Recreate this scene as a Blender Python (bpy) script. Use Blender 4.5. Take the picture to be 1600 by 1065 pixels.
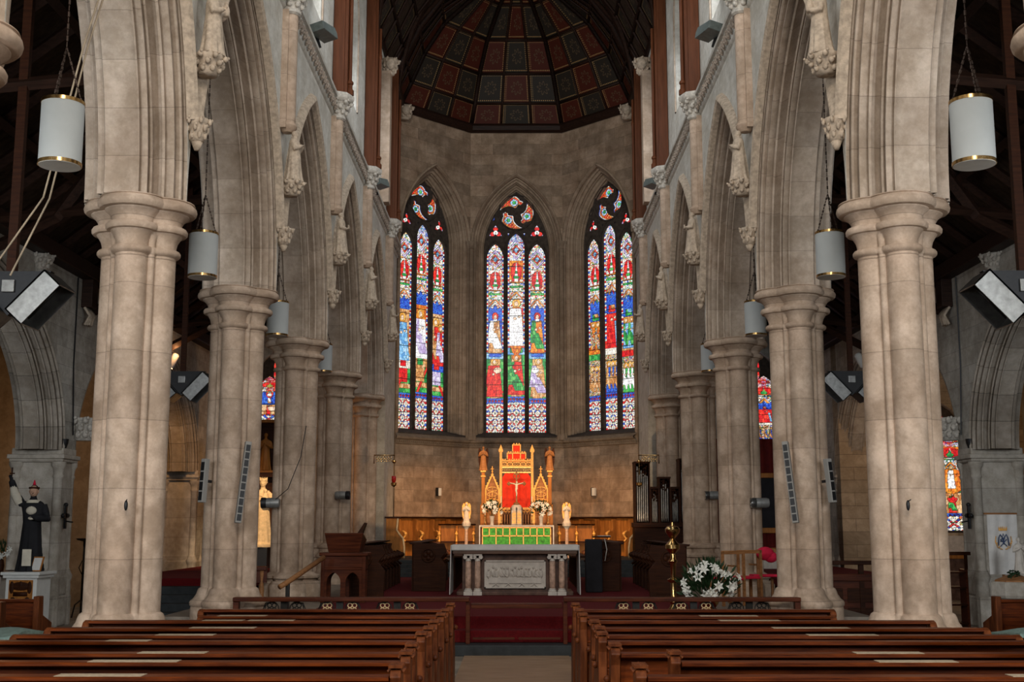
import bpy, bmesh, math, random
import numpy as np
from mathutils import Matrix, Vector
PI = math.pi
R = math.radians
for o in list(bpy.data.objects): bpy.data.objects.remove(o)
SC = bpy.context.scene
COL = SC.collection
rng = random.Random(7)

# ------------------------------------------------------------------ camera, world, lights, exposure
cam_d = bpy.data.cameras.new('camera'); cam = bpy.data.objects.new('camera', cam_d); COL.objects.link(cam)
cam_d.sensor_width = 36; cam_d.lens = 36 * 1850 / 1600; cam_d.clip_end = 200
cam.location = (0, 0, 1.85)
cam.rotation_euler = (R(90 + 8.773), 0, R(0.217))
SC.camera = cam
W = bpy.data.worlds.new('world'); SC.world = W; W.use_nodes = True
W.node_tree.nodes['Background'].inputs[0].default_value = (.55, .62, .75, 1)
W.node_tree.nodes['Background'].inputs[1].default_value = .03
SC.view_settings.view_transform = 'Standard'; SC.view_settings.look = 'None'
SC.view_settings.exposure = -0.14; SC.view_settings.gamma = 1.0; SC.view_settings.use_curve_mapping = False

def area(name, loc, target, sx, sy, power, color):
    d = bpy.data.lights.new(name, 'AREA'); d.shape = 'RECTANGLE'; d.size = sx; d.size_y = sy
    d.energy = power; d.color = color
    o = bpy.data.objects.new(name, d); COL.objects.link(o); o.location = loc
    o.rotation_euler = (Vector(target) - Vector(loc)).to_track_quat('-Z', 'Y').to_euler()
    return o
def spot(name, loc, target, power, color, angle=40, blend=.5, size=.08):
    d = bpy.data.lights.new(name, 'SPOT'); d.energy = power; d.color = color
    d.spot_size = R(angle); d.spot_blend = blend; d.shadow_soft_size = size
    o = bpy.data.objects.new(name, d); COL.objects.link(o); o.location = loc
    o.rotation_euler = (Vector(target) - Vector(loc)).to_track_quat('-Z', 'Y').to_euler()
    return o
def point(name, loc, power, color, size=.1):
    d = bpy.data.lights.new(name, 'POINT'); d.energy = power; d.color = color; d.shadow_soft_size = size
    o = bpy.data.objects.new(name, d); COL.objects.link(o); o.location = loc
    return o
# daylight of the great west window behind the photographer
area('west_window_light', (0, -5.5, 12.5), (0, 22, 6.5), 6.0, 6.5, 2150, (1.0, .91, .80))
# clerestory daylight from unseen lamps set inside the nave, turned from the camera
for k, y in enumerate((5.5, 10.5, 15.5, 20.5, 25.0, 29.0)):
    for s in (-1, 1):
        area('clerestory_light', (s * 3.0, y, 12.6), (-s * 3.1, y + 4.6, 8.9), 1.4, 2.6, 75, (.90, .95, 1.0))
# aisle west windows
for s in (-1, 1):
    area('aisle_window_light', (s * 6.3, 2.0, 4.4), (s * 8.4, 20, 4.8), 1.8, 3.0, 760, (.90, .95, 1.0))
# warm lamps on the high altar and the apse
for s in (-1, 1):
    spot('altar_spot', (s * 2.9, 29.0, 7.6), (s * .1, 34.6, 2.5), 1050, (1.0, .50, .18), 40, .6)
    spot('apse_spot', (s * 1.2, 27.5, 1.35), (s * 1.2, 37.5, 3.0), 620, (1.0, .72, .46), 75, .8, .04)
    spot('stall_spot', (s * .9, 29.5, 6.2), (s * 2.5, 36.4, 1.6), 1300, (1.0, .50, .17), 34, .6, .05)

# ------------------------------------------------------------------ materials
MATS = {}
def nn(nt, t, **kw):
    n = nt.nodes.new(t)
    for k, v in kw.items(): setattr(n, k, v)
    return n
def base_mat(name, color, rough=.6, metal=0.0):
    m = bpy.data.materials.new(name); m.use_nodes = True
    nt = m.node_tree; b = nt.nodes['Principled BSDF']
    b.inputs['Base Color'].default_value = (*color, 1); b.inputs['Roughness'].default_value = rough
    b.inputs['Metallic'].default_value = metal
    if metal == 0: b.inputs['Specular IOR Level'].default_value = .22
    MATS[name] = m
    return m, nt, b
def mixc(nt, fac, a, b, mode='MIX'):
    n = nn(nt, 'ShaderNodeMix', data_type='RGBA', blend_type=mode)
    def put(sock, v):
        if isinstance(v, (tuple, list)): sock.default_value = (*v[:3], 1)
        elif isinstance(v, (int, float)): sock.default_value = v
        else: nt.links.new(v, sock)
    put(n.inputs[0], fac); put(n.inputs[6], a); put(n.inputs[7], b)
    return n.outputs[2]
def mth(nt, op, a, b=None, c=None):
    n = nn(nt, 'ShaderNodeMath', operation=op)
    for i, v in enumerate((a, b, c)):
        if v is None: continue
        if isinstance(v, (int, float)): n.inputs[i].default_value = v
        else: nt.links.new(v, n.inputs[i])
    return n.outputs[0]
def noise(nt, vec, scale, detail=4, rough=.6):
    n = nn(nt, 'ShaderNodeTexNoise'); n.inputs['Scale'].default_value = scale
    n.inputs['Detail'].default_value = detail; n.inputs['Roughness'].default_value = rough
    nt.links.new(vec, n.inputs['Vector']); return n.outputs['Fac']
def ramp(nt, fac, stops):
    n = nn(nt, 'ShaderNodeValToRGB'); nt.links.new(fac, n.inputs[0])
    e = n.color_ramp.elements
    while len(e) < len(stops): e.new(.5)
    for i, (p, c) in enumerate(stops): e[i].position = p; e[i].color = (*c, 1)
    return n.outputs[0]
def simple(name, color, rough=.6, metal=0.0, var=.25, scale=6.0, bump=.0, obj=True):
    m, nt, b = base_mat(name, color, rough, metal)
    tc = nn(nt, 'ShaderNodeTexCoord'); v = tc.outputs['Object']
    f = noise(nt, v, scale)
    lo = tuple(c * (1 - var) for c in color); hi = tuple(min(1, c * (1 + var)) for c in color)
    nt.links.new(ramp(nt, f, [(.3, lo), (.7, hi)]), b.inputs['Base Color'])
    if bump:
        bp = nn(nt, 'ShaderNodeBump'); bp.inputs['Strength'].default_value = bump; bp.inputs['Distance'].default_value = .01
        nt.links.new(noise(nt, v, scale * 4), bp.inputs['Height']); nt.links.new(bp.outputs[0], b.inputs['Normal'])
    return m
def stone(name, c1, c2, mode='xy', bw=.75, bh=.33, joint=.55, jw=.008, blockvar=.22, stain=.25, rough=.85):
    """ashlar in courses; mode xy = local plane coordinates, z = courses up a shaft, uv = voussoirs along a moulding"""
    m, nt, b = base_mat(name, c1, rough)
    tc = nn(nt, 'ShaderNodeTexCoord')
    v = tc.outputs['UV'] if mode == 'uv' else tc.outputs['Object']
    v3 = tc.outputs['Object']
    sep = nn(nt, 'ShaderNodeSeparateXYZ'); nt.links.new(v, sep.inputs[0])
    if mode in ('xy', 'xz', 'yz'):
        cmb = nn(nt, 'ShaderNodeCombineXYZ')
        idx = {'x': 0, 'y': 1, 'z': 2}
        nt.links.new(sep.outputs[idx[mode[0]]], cmb.inputs[0]); nt.links.new(sep.outputs[idx[mode[1]]], cmb.inputs[1])
        br = nn(nt, 'ShaderNodeTexBrick'); nt.links.new(cmb.outputs[0], br.inputs['Vector'])
        br.inputs['Scale'].default_value = 1; br.inputs['Brick Width'].default_value = bw; br.inputs['Row Height'].default_value = bh
        br.inputs['Mortar Size'].default_value = jw; br.inputs['Mortar Smooth'].default_value = .3; br.inputs['Bias'].default_value = 0
        br.inputs['Color1'].default_value = (1 - blockvar,) * 3 + (1,); br.inputs['Color2'].default_value = (1 + blockvar * .3,) * 3 + (1,)
        br.inputs['Mortar'].default_value = (joint,) * 3 + (1,)
        block = br.outputs['Color']; jf = br.outputs['Fac']
    else:
        ax = sep.outputs[2] if mode == 'z' else sep.outputs[0]
        q = mth(nt, 'DIVIDE', ax, bh); fr = mth(nt, 'FRACT', q)
        d = mth(nt, 'ABSOLUTE', mth(nt, 'SUBTRACT', fr, .5))
        jf = mth(nt, 'GREATER_THAN', d, .5 - jw / bh)
        wn = nn(nt, 'ShaderNodeTexWhiteNoise', noise_dimensions='1D'); nt.links.new(mth(nt, 'FLOOR', q), wn.inputs['W'])
        k = mth(nt, 'ADD', mth(nt, 'MULTIPLY', wn.outputs[0], blockvar), 1 - blockvar * .7)
        k = mth(nt, 'MULTIPLY', k, mth(nt, 'SUBTRACT', 1.0, mth(nt, 'MULTIPLY', jf, 1 - joint)))
        cb = nn(nt, 'ShaderNodeCombineXYZ')
        for i in range(3): nt.links.new(k, cb.inputs[i])
        block = cb.outputs[0]
    big = noise(nt, v3, .9, 5, .65); fine = noise(nt, v3, 9, 5, .7)
    col = ramp(nt, big, [(.32, c1), (.68, c2)])
    col = mixc(nt, 1.0, col, block, 'MULTIPLY')
    st = ramp(nt, noise(nt, v3, 2.3, 6, .75), [(.42, (1 - stain, (1 - stain) * .97, (1 - stain) * .92)), (.62, (1, 1, 1))])
    col = mixc(nt, 1.0, col, st, 'MULTIPLY')
    fcol = ramp(nt, fine, [(.3, (.86, .85, .83)), (.7, (1.08, 1.07, 1.05))])
    col = mixc(nt, 1.0, col, fcol, 'MULTIPLY')
    nt.links.new(col, b.inputs['Base Color'])
    bp = nn(nt, 'ShaderNodeBump'); bp.inputs['Strength'].default_value = .35; bp.inputs['Distance'].default_value = .012
    h = mth(nt, 'SUBTRACT', mth(nt, 'MULTIPLY', fine, .5), jf)
    nt.links.new(h, bp.inputs['Height']); nt.links.new(bp.outputs[0], b.inputs['Normal'])
    return m
def wood(name, c1, c2, rough=.4, scale=(1, 12, 12), bump=.15):
    m, nt, b = base_mat(name, c1, rough)
    tc = nn(nt, 'ShaderNodeTexCoord'); mp = nn(nt, 'ShaderNodeMapping'); mp.inputs['Scale'].default_value = scale
    nt.links.new(tc.outputs['Object'], mp.inputs[0])
    b.inputs['Specular IOR Level'].default_value = .12
    f = noise(nt, mp.outputs[0], 2.2, 6, .6)
    nt.links.new(ramp(nt, f, [(.3, c1), (.7, c2)]), b.inputs['Base Color'])
    bp = nn(nt, 'ShaderNodeBump'); bp.inputs['Strength'].default_value = bump; bp.inputs['Distance'].default_value = .005
    nt.links.new(f, bp.inputs['Height']); nt.links.new(bp.outputs[0], b.inputs['Normal'])
    return m
def glow(name, color, strength):
    m, nt, b = base_mat(name, color, .5)
    b.inputs['Emission Color'].default_value = (*color, 1); b.inputs['Emission Strength'].default_value = strength
    return m

WARM1, WARM2 = (.44, .32, .235), (.61, .48, .38)
S_PIL = stone('pillar_stone', WARM1, WARM2, 'z', bh=.74, jw=.005, joint=.72, blockvar=.14, stain=.3)
S_MLD = stone('moulded_stone', (.44, .345, .27), (.60, .505, .42), 'uv', bh=.62, jw=.004, joint=.62, blockvar=.16)
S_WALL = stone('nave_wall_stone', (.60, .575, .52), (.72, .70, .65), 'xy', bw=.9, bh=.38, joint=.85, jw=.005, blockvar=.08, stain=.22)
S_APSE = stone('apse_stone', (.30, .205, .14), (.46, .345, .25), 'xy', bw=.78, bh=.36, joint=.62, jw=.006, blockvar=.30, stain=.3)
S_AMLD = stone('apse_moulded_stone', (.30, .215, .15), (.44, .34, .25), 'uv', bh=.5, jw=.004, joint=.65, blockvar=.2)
S_AISLE = stone('aisle_wall_stone', (.46, .44, .40), (.60, .58, .53), 'xy', bw=.95, bh=.34, joint=.7, jw=.006, blockvar=.18, stain=.3)
S_PIER = stone('pier_stone', (.44, .40, .35), (.58, .54, .48), 'z', bh=.5, jw=.005, joint=.65, blockvar=.2)
S_STAT = simple('carved_stone', (.46, .37, .28), .85, var=.3, scale=14, bump=.4)
S_DARK = simple('silhouette_tracery_stone', (.055, .042, .033), .9, var=.4, scale=9, bump=.3)  # dark brown stone, with its backlit silhouette put into the colour
M_CORB = simple('carved_grey_stone', (.50, .46, .40), .85, var=.3, scale=20, bump=.5)
M_PEW = wood('varnished_pew_wood', (.024, .004, .001), (.15, .030, .004), .42, (1.2, 14, 14))
M_PEWD = wood('pew_end_wood', (.045, .011, .004), (.17, .048, .014), .42, (8, 8, 1.5))
M_DARKW = wood('dark_oak', (.016, .004, .001), (.048, .014, .004), .55)
M_ROOFW = wood('roof_timber', (.012, .006, .004), (.035, .016, .010), .5)
M_POSTW = wood('brown_post_timber', (.07, .022, .008), (.13, .042, .017), .5, (6, 6, .6))
M_GOLDW = wood('golden_oak', (.20, .075, .016), (.40, .16, .036), .45, (6, 6, 1.0))
M_REDW = wood('red_brown_wood', (.035, .008, .004), (.10, .026, .010), .4)
M_MIDW = wood('mid_oak', (.20, .085, .030), (.36, .17, .07), .45)
M_BOARD = wood('dark_roof_boarding', (.020, .012, .008), (.065, .042, .028), .6, (1, 5, 5))
M_BLACK = simple('black_metal', (.012, .012, .013), .5, .3, scale=20)
M_IRON = simple('wrought_iron', (.02, .018, .016), .5, .6, scale=20)
M_STEEL = simple('brushed_steel', (.30, .30, .29), .28, .9, scale=12)
M_GREYM = simple('grey_metal', (.22, .22, .21), .45, .4, scale=12)
M_GREENM = simple('grey_green_metal', (.11, .13, .12), .5, .2, scale=12)
M_BRASS = simple('polished_brass', (.62, .40, .16), .22, 1.0, scale=15)
M_GOLD = simple('gilding', (.85, .50, .16), .35, .65, scale=25, bump=.2)
M_GOLDP = simple('gold_paint', (.78, .40, .09), .5, .15, scale=25)
M_RED = simple('red_panel', (.72, .035, .010), .7, var=.12, scale=3)
M_CARPET = simple('red_carpet', (.085, .002, .003), .95, var=.25, scale=30, bump=.3)
M_GREEN = simple('green_brocade', (.05, .30, .035), .6, var=.55, scale=14)
M_LINEN = simple('white_linen', (.62, .60, .57), .9, var=.08, scale=8)
M_WHITE = simple('white_paint', (.58, .58, .55), .6, var=.06, scale=8)
M_MARB = simple('white_marble', (.52, .47, .41), .5, var=.15, scale=10)
M_MARBD = simple('brown_marble', (.10, .055, .040), .35, var=.5, scale=7)
M_PINKM = simple('pink_marble', (.50, .33, .24), .35, var=.35, scale=18)
M_IVORY = simple('ivory', (.78, .70, .55), .5, var=.1)
M_SHADE = simple('lampshade', (.46, .48, .47), .65, var=.05, scale=3)
M_SPKR = simple('speaker_grey', (.26, .25, .23), .6, var=.06)
M_SLATE = simple('dark_slate', (.022, .025, .026), .6, var=.4, scale=6)
M_TILE = stone('floor_tiles', (.24, .20, .16), (.34, .30, .25), 'xy', bw=.45, bh=.45, joint=.6, blockvar=.3)
M_PARQ = wood('parquet', (.20, .12, .07), (.36, .24, .15), .42, (1, 9, 1))
M_LEAF = simple('dark_leaves', (.016, .040, .014), .6, var=.5, scale=20)
M_LILY = simple('lily_petals', (.72, .72, .66), .6, var=.08)
M_SKIN = simple('painted_skin', (.50, .30, .20), .6, var=.1)
M_HABIT = simple('black_habit', (.012, .012, .014), .8, var=.3)
M_CREAM = simple('cream_habit', (.55, .50, .40), .8, var=.15)
M_TEAL = simple('pale_green_cushion', (.16, .22, .19), .9, var=.3, scale=20, bump=.3)
M_PINK = simple('crimson_cloth', (.55, .012, .045), .8, var=.2)
M_TAPE = simple('pale_notice_strip', (.32, .25, .17), .6, var=.25, scale=30)
M_PIPE = simple('organ_pipe_metal', (.34, .33, .31), .3, .85, scale=10)
M_GLASSW = simple('ruby_glass', (.35, .01, .01), .15, var=.1)
M_SAND = simple('honey_stone', (.62, .44, .24), .7, var=.2, scale=14, bump=.2)
M_NAVY = simple('navy_paint', (.05, .08, .16), .6)
M_CHARC = simple('charcoal_cloth', (.015, .015, .018), .9)
M_ROPE = simple('hemp_rope', (.36, .28, .19), .9)
M_CHAIN = simple('dark_chain', (.06, .04, .03), .5, .7)
M_BULB = glow('lit_bulb', (1.0, .62, .30), 6.0)
M_DAY = glow('daylight_glazing', (.80, .90, 1.0), .12)
M_CREST = simple('frieze_stone', (.36, .29, .23), .85, var=.35, scale=12, bump=.5)
def panel_mat(name, ground, motif):
    """painted roof panel, pattern in UV: a dotted gilt border and a dark flower"""
    m, nt, b = base_mat(name, ground, .6)
    tc = nn(nt, 'ShaderNodeTexCoord'); sep = nn(nt, 'ShaderNodeSeparateXYZ'); nt.links.new(tc.outputs['UV'], sep.inputs[0])
    u, v = sep.outputs[0], sep.outputs[1]
    du = mth(nt, 'SUBTRACT', .5, mth(nt, 'ABSOLUTE', mth(nt, 'SUBTRACT', u, .5)))
    dv = mth(nt, 'SUBTRACT', .5, mth(nt, 'ABSOLUTE', mth(nt, 'SUBTRACT', v, .5)))
    d = mth(nt, 'MINIMUM', du, mth(nt, 'MULTIPLY', dv, 1.2))
    band = mth(nt, 'MULTIPLY', mth(nt, 'GREATER_THAN', d, .04), mth(nt, 'LESS_THAN', d, .12))
    dots = mth(nt, 'MULTIPLY', mth(nt, 'GREATER_THAN', mth(nt, 'SINE', mth(nt, 'MULTIPLY', u, 88)), -.1),
               mth(nt, 'GREATER_THAN', mth(nt, 'SINE', mth(nt, 'MULTIPLY', v, 100)), -.1))
    rr = mth(nt, 'SQRT', mth(nt, 'ADD', mth(nt, 'POWER', mth(nt, 'SUBTRACT', u, .5), 2), mth(nt, 'POWER', mth(nt, 'SUBTRACT', v, .5), 2)))
    at = mth(nt, 'ARCTAN2', mth(nt, 'SUBTRACT', v, .5), mth(nt, 'SUBTRACT', u, .5))
    pet = mth(nt, 'ADD', .17, mth(nt, 'MULTIPLY', mth(nt, 'SINE', mth(nt, 'MULTIPLY', at, 8)), .05))
    flower = mth(nt, 'LESS_THAN', mth(nt, 'ABSOLUTE', mth(nt, 'SUBTRACT', rr, pet)), .022)
    col = mixc(nt, mth(nt, 'MULTIPLY', band, dots), ground, (.42, .25, .10))
    col = mixc(nt, flower, col, motif)
    nt.links.new(col, b.inputs['Base Color']); return m
M_PRED = panel_mat('red_roof_panel', (.070, .013, .006), (.10, .06, .03))
M_PBLU = panel_mat('slate_roof_panel', (.026, .020, .014), (.10, .065, .035))
m, nt, b = base_mat('stained_glass', (.02, .02, .02), .3)
at = nn(nt, 'ShaderNodeAttribute', attribute_name='Col'); nt.links.new(at.outputs['Color'], b.inputs['Emission Color'])
b.inputs['Emission Strength'].default_value = 1.5
M_GLASS = m

# ------------------------------------------------------------------ mesh tools
def tag(o, label=None, cat=None, group=None, kind=None):
    if label: o['label'] = label
    if cat: o['category'] = cat
    if group: o['group'] = group
    if kind: o['kind'] = kind
    return o
def empty(name, loc=(0, 0, 0), rz=0, label=None, cat=None, group=None):
    o = bpy.data.objects.new(name, None); COL.objects.link(o); o.location = loc; o.rotation_euler = (0, 0, rz)
    o.empty_display_size = .1
    return tag(o, label, cat, group)
def copy_tree(o, parent=None):
    c = o.copy(); COL.objects.link(c); c.parent = parent
    for ch in list(o.children): copy_tree(ch, c)
    return c
class MB:
    def __init__(s, M=None): s.v = []; s.f = []; s.uv = {}; s.mi = []; s.M = M or Matrix(); s.cur = 0
    def add(s, vs, fs, uvs=None):
        n = len(s.v)
        s.v += [tuple(s.M @ Vector(p)) for p in vs]
        for i, f in enumerate(fs):
            if uvs: s.uv[len(s.f)] = [uvs[j] for j in f]
            s.f.append(tuple(n + j for j in f)); s.mi.append(s.cur)
        return s
    def box(s, x0, x1, y0, y1, z0, z1):
        vs = [(x, y, z) for x in (x0, x1) for y in (y0, y1) for z in (z0, z1)]
        return s.add(vs, [(0, 1, 3, 2), (4, 6, 7, 5), (0, 4, 5, 1), (2, 3, 7, 6), (0, 2, 6, 4), (1, 5, 7, 3)])
    def cbox(s, c, sx, sy, sz): return s.box(c[0] - sx / 2, c[0] + sx / 2, c[1] - sy / 2, c[1] + sy / 2, c[2] - sz / 2, c[2] + sz / 2)
    def grid(s, rows, closed=False, caps=False, uvs=None):
        nr, nc = len(rows), len(rows[0]); vs = [p for r in rows for p in r]; fs = []
        for i in range(nr - 1):
            for j in range(nc if closed else nc - 1):
                k = (j + 1) % nc
                fs.append((i * nc + j, i * nc + k, (i + 1) * nc + k, (i + 1) * nc + j))
        if caps: fs.append(tuple(range(nc - 1, -1, -1))); fs.append(tuple(range((nr - 1) * nc, nr * nc)))
        if uvs: uvs = [q for r in uvs for q in r]
        return s.add(vs, fs, uvs)
    def lathe(s, prof, c=(0, 0, 0), n=20, sx=1, sy=1):
        rows = [[(c[0] + r * sx * math.cos(2 * PI * j / n), c[1] + r * sy * math.sin(2 * PI * j / n), c[2] + z) for j in range(n)] for r, z in prof]
        return s.grid(rows, True, True)
    def ell(s, c, rx, ry=None, rz=None, n=12, m=8):
        ry = ry or rx; rz = rz or rx
        rows = []
        for i in range(m + 1):
            t = -PI / 2 + PI * i / m; cr = max(math.cos(t), .02)
            rows.append([(c[0] + rx * cr * math.cos(2 * PI * j / n), c[1] + ry * cr * math.sin(2 * PI * j / n), c[2] + rz * math.sin(t)) for j in range(n)])
        return s.grid(rows, True, True)
    def tube(s, pts, r, n=8, closed=False):
        pts = [Vector(p) for p in pts]; rs = r if isinstance(r, (list, tuple)) else [r] * len(pts)
        rows = []; prev = None
        for i, p in enumerate(pts):
            if closed: a = pts[i - 1]; b = pts[(i + 1) % len(pts)]
            else: a = pts[max(0, i - 1)]; b = pts[min(len(pts) - 1, i + 1)]
            t = (b - a).normalized()
            if prev is None:
                up = Vector((0, 0, 1)) if abs(t.z) < .9 else Vector((0, 1, 0)); prev = t.cross(up).normalized()
            nrm = (prev - t * prev.dot(t)).normalized(); prev = nrm; bn = t.cross(nrm)
            rows.append([tuple(p + (nrm * math.cos(2 * PI * j / n) + bn * math.sin(2 * PI * j / n)) * rs[i]) for j in range(n)])
        if closed: rows.append(rows[0]); return s.grid(rows, True, False)
        return s.grid(rows, True, True)
    def prism(s, poly, d0, d1, plane='xz'):
        """simple polygon extruded; plane xz -> depth along y, xy -> depth along z, yz -> depth along x"""
        f = {'xz': lambda a, b, d: (a, d, b), 'xy': lambda a, b, d: (a, b, d), 'yz': lambda a, b, d: (d, a, b)}[plane]
        n = len(poly); vs = [f(a, b, d0) for a, b in poly] + [f(a, b, d1) for a, b in poly]
        fs = [tuple(range(n)), tuple(range(2 * n - 1, n - 1, -1))] + [(i, (i + 1) % n, n + (i + 1) % n, n + i) for i in range(n)]
        return s.add(vs, fs)
    def build(s, name, mat, parent=None, smooth=False, bevel=0, remesh=0, loc=None, M=None, sub=0):
        me = bpy.data.meshes.new(name); me.from_pydata(s.v, [], s.f)
        if s.uv:
            ul = me.uv_layers.new(name='UVMap'); arr = np.zeros((len(me.loops), 2), np.float32)
            for fi, q in s.uv.items():
                ls = me.polygons[fi].loop_start
                for k, c in enumerate(q): arr[ls + k] = c
            ul.data.foreach_set('uv', arr.ravel())
        mats = mat if isinstance(mat, (list, tuple)) else [mat]
        for q in mats: me.materials.append(q)
        if len(mats) > 1: me.polygons.foreach_set('material_index', s.mi)
        bm = bmesh.new(); bm.from_mesh(me); bmesh.ops.recalc_face_normals(bm, faces=bm.faces); bm.to_mesh(me); bm.free()
        o = bpy.data.objects.new(name, me); COL.objects.link(o)
        if remesh:
            md = o.modifiers.new('r', 'REMESH'); md.mode = 'VOXEL'; md.voxel_size = remesh; md.use_smooth_shade = True
            bpy.context.view_layer.update()
            ev = o.evaluated_get(bpy.context.evaluated_depsgraph_get()); nm = bpy.data.meshes.new_from_object(ev)
            nm.name = name; o.modifiers.clear(); o.data = nm
            if not nm.materials: nm.materials.append(mats[0])
            bpy.data.meshes.remove(me); me = nm; smooth = True
        if smooth:
            me.polygons.foreach_set('use_smooth', [True] * len(me.polygons))
            if smooth == 'auto':
                try: me.set_sharp_from_angle(angle=R(38))
                except Exception: pass
        me.update()
        if bevel:
            md = o.modifiers.new('bevel', 'BEVEL'); md.width = bevel; md.segments = 2; md.limit_method = 'ANGLE'
        if M is not None: o.matrix_world = M
        if loc: o.location = loc
        if parent: o.parent = parent
        return o
def part(name, mb, mat, parent, **k): return mb.build(name, mat, parent, **k)
def struct(o): o['kind'] = 'structure'; return o
def frame(o, ux, uy):
    ux = Vector(ux).normalized(); uy = Vector(uy).normalized(); n = ux.cross(uy)
    return Matrix(((ux.x, uy.x, n.x, o[0]), (ux.y, uy.y, n.y, o[1]), (ux.z, uy.z, n.z, o[2]), (0, 0, 0, 1)))
def plate(name, outer, holes, d0, d1, mat, M=None, parent=None):
    """plate with holes in its local xy plane, thick from z = d0 to d1"""
    cu = bpy.data.curves.new(name + '_c', 'CURVE'); cu.dimensions = '2D'; cu.fill_mode = 'BOTH'
    cu.extrude = abs(d1 - d0) / 2
    for pts in [outer] + holes:
        sp = cu.splines.new('POLY'); sp.points.add(len(pts) - 1)
        for i, p in enumerate(pts): sp.points[i].co = (p[0], p[1], 0, 1)
        sp.use_cyclic_u = True
    t = bpy.data.objects.new('tmp', cu); COL.objects.link(t); bpy.context.view_layer.update()
    me = bpy.data.meshes.new_from_object(t.evaluated_get(bpy.context.evaluated_depsgraph_get()))
    bpy.data.objects.remove(t); bpy.data.curves.remove(cu)
    me.name = name; me.transform(Matrix.Translation((0, 0, (d0 + d1) / 2)))
    me.materials.clear(); me.materials.append(mat)
    o = bpy.data.objects.new(name, me); COL.objects.link(o)
    if M is not None: o.matrix_world = M
    if parent: o.parent = parent
    return o
def arch_pts(a, rise, zs, z0, off=0, n=16, mid=0, vs=1.0):
    """pointed arch outline, left foot -> apex -> right foot"""
    Rr = (a * a + rise * rise) / (2 * a); c = Rr - a; q = Rr + off
    pts = []
    if z0 is not None and z0 < zs: pts.append((mid - a - off, z0))
    te = math.acos(max(-1, min(1, -c / q)))
    for i in range(n + 1):
        t = PI + (te - PI) * i / n; pts.append((mid + c + q * math.cos(t), zs + q * math.sin(t) * vs))
    pts += [(2 * mid - x, z) for x, z in reversed(pts[:-1])]
    return pts
def arch_sweep(mb, a, rise, zs, z0, prof, n=20, mid=0, vs=1.0):
    """prof: (offset outward, depth); added to mb as (x, y, depth)"""
    rows = []; uvs = []
    for off, d in prof:
        p = arch_pts(a, rise, zs, z0, off, n, mid, vs); rows.append([(x, z, d) for x, z in p])
    base = rows[0]; s = [0]
    for i in range(1, len(base)): s.append(s[-1] + math.dist(base[i], base[i - 1]))
    uvs = [[(t, k * .01) for t in s] for k in range(len(rows))]
    mb.grid(rows, uvs=uvs); return mb
def zig(p0, p1, n, amp, bias=0.0, per=6):
    """moulded profile of rolls and hollows between two points (offset, depth)"""
    out = []; dx, dy = p1[0] - p0[0], p1[1] - p0[1]; L = math.hypot(dx, dy); nx, ny = -dy / L, dx / L
    for i in range(n * per + 1):
        t = i / (n * per); k = abs(math.sin(n * PI * t))
        a = amp * (k - .5) if int(t * n) % 2 == 0 else amp * (.5 * k - .7)
        if i in (0, n * per): a = 0
        out.append((p0[0] + dx * t - nx * a + 0, p0[1] + dy * t - ny * a))
    return out
def order(p0, p1, amp=1.0):
    """two moulded orders: roll, groove, fillet, deep hollow, then the same again"""
    key = [(0, 0), (.02, .028), (.05, .028), (.055, -.03), (.085, -.03), (.10, .0), (.125, .032), (.165, .048), (.205, .032), (.23, .0), (.24, -.04), (.27, -.04), (.275, .012), (.315, .012), (.32, -.045),
           (.36, -.075), (.42, -.085), (.47, -.06), (.485, .018), (.53, .022), (.535, -.03), (.565, -.03), (.58, .005), (.61, .038), (.65, .052), (.69, .038), (.72, .005), (.735, -.035), (.76, -.035), (.77, .0), (.80, .022), (.835, .028), (.87, .02), (.895, -.005), (.90, -.03), (.93, -.03), (.935, .0), (1, 0)]
    dx, dy = p1[0] - p0[0], p1[1] - p0[1]; L = math.hypot(dx, dy); nx, ny = -dy / L, dx / L
    return [(p0[0] + dx * t + nx * a * amp, p0[1] + dy * t + ny * a * amp) for t, a in key]

# ------------------------------------------------------------------ floors and steps
fl = struct(MB().box(-15, 15, -6, 40, -.2, 0).build('floor', M_TILE))
struct(MB().box(-.74, .74, 2, 17.2, 0, .012).build('floor_aisle', M_PARQ))
struct(MB().box(-5.0, 5.0, 17.2, 17.8, 0, .15).build('floor_slate_step', M_SLATE, bevel=.01))
struct(MB().box(-5.0, 5.0, 17.62, 18.1, .15, .32).build('floor_carpet_step', M_CARPET, bevel=.012))
struct(MB().box(-5.3, 5.3, 17.98, 31.2, 0, .488).build('floor_sanctuary', simple('sanctuary_stone', (.20, .165, .13), .6)))
struct(MB().box(-3.25, 3.25, 17.97, 31.2, .2, .495).build('floor_carpet', M_CARPET, bevel=.01))
for k in range(4):
    struct(MB().box(-3.7, 3.7, 31 + .32 * k, 38.6, .3, .6 + .1 * k).build('floor_apse_step', M_SLATE, bevel=.01))
for s in (-1, 1):
    for k in range(5):
        struct(MB().box(*sorted((s * 5.3, s * 8.3)), 23.4 + .3 * k, 34.6, 0, .15 * (k + 1)).build('floor_chapel_step', M_SLATE if k < 4 else M_CARPET))

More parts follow.
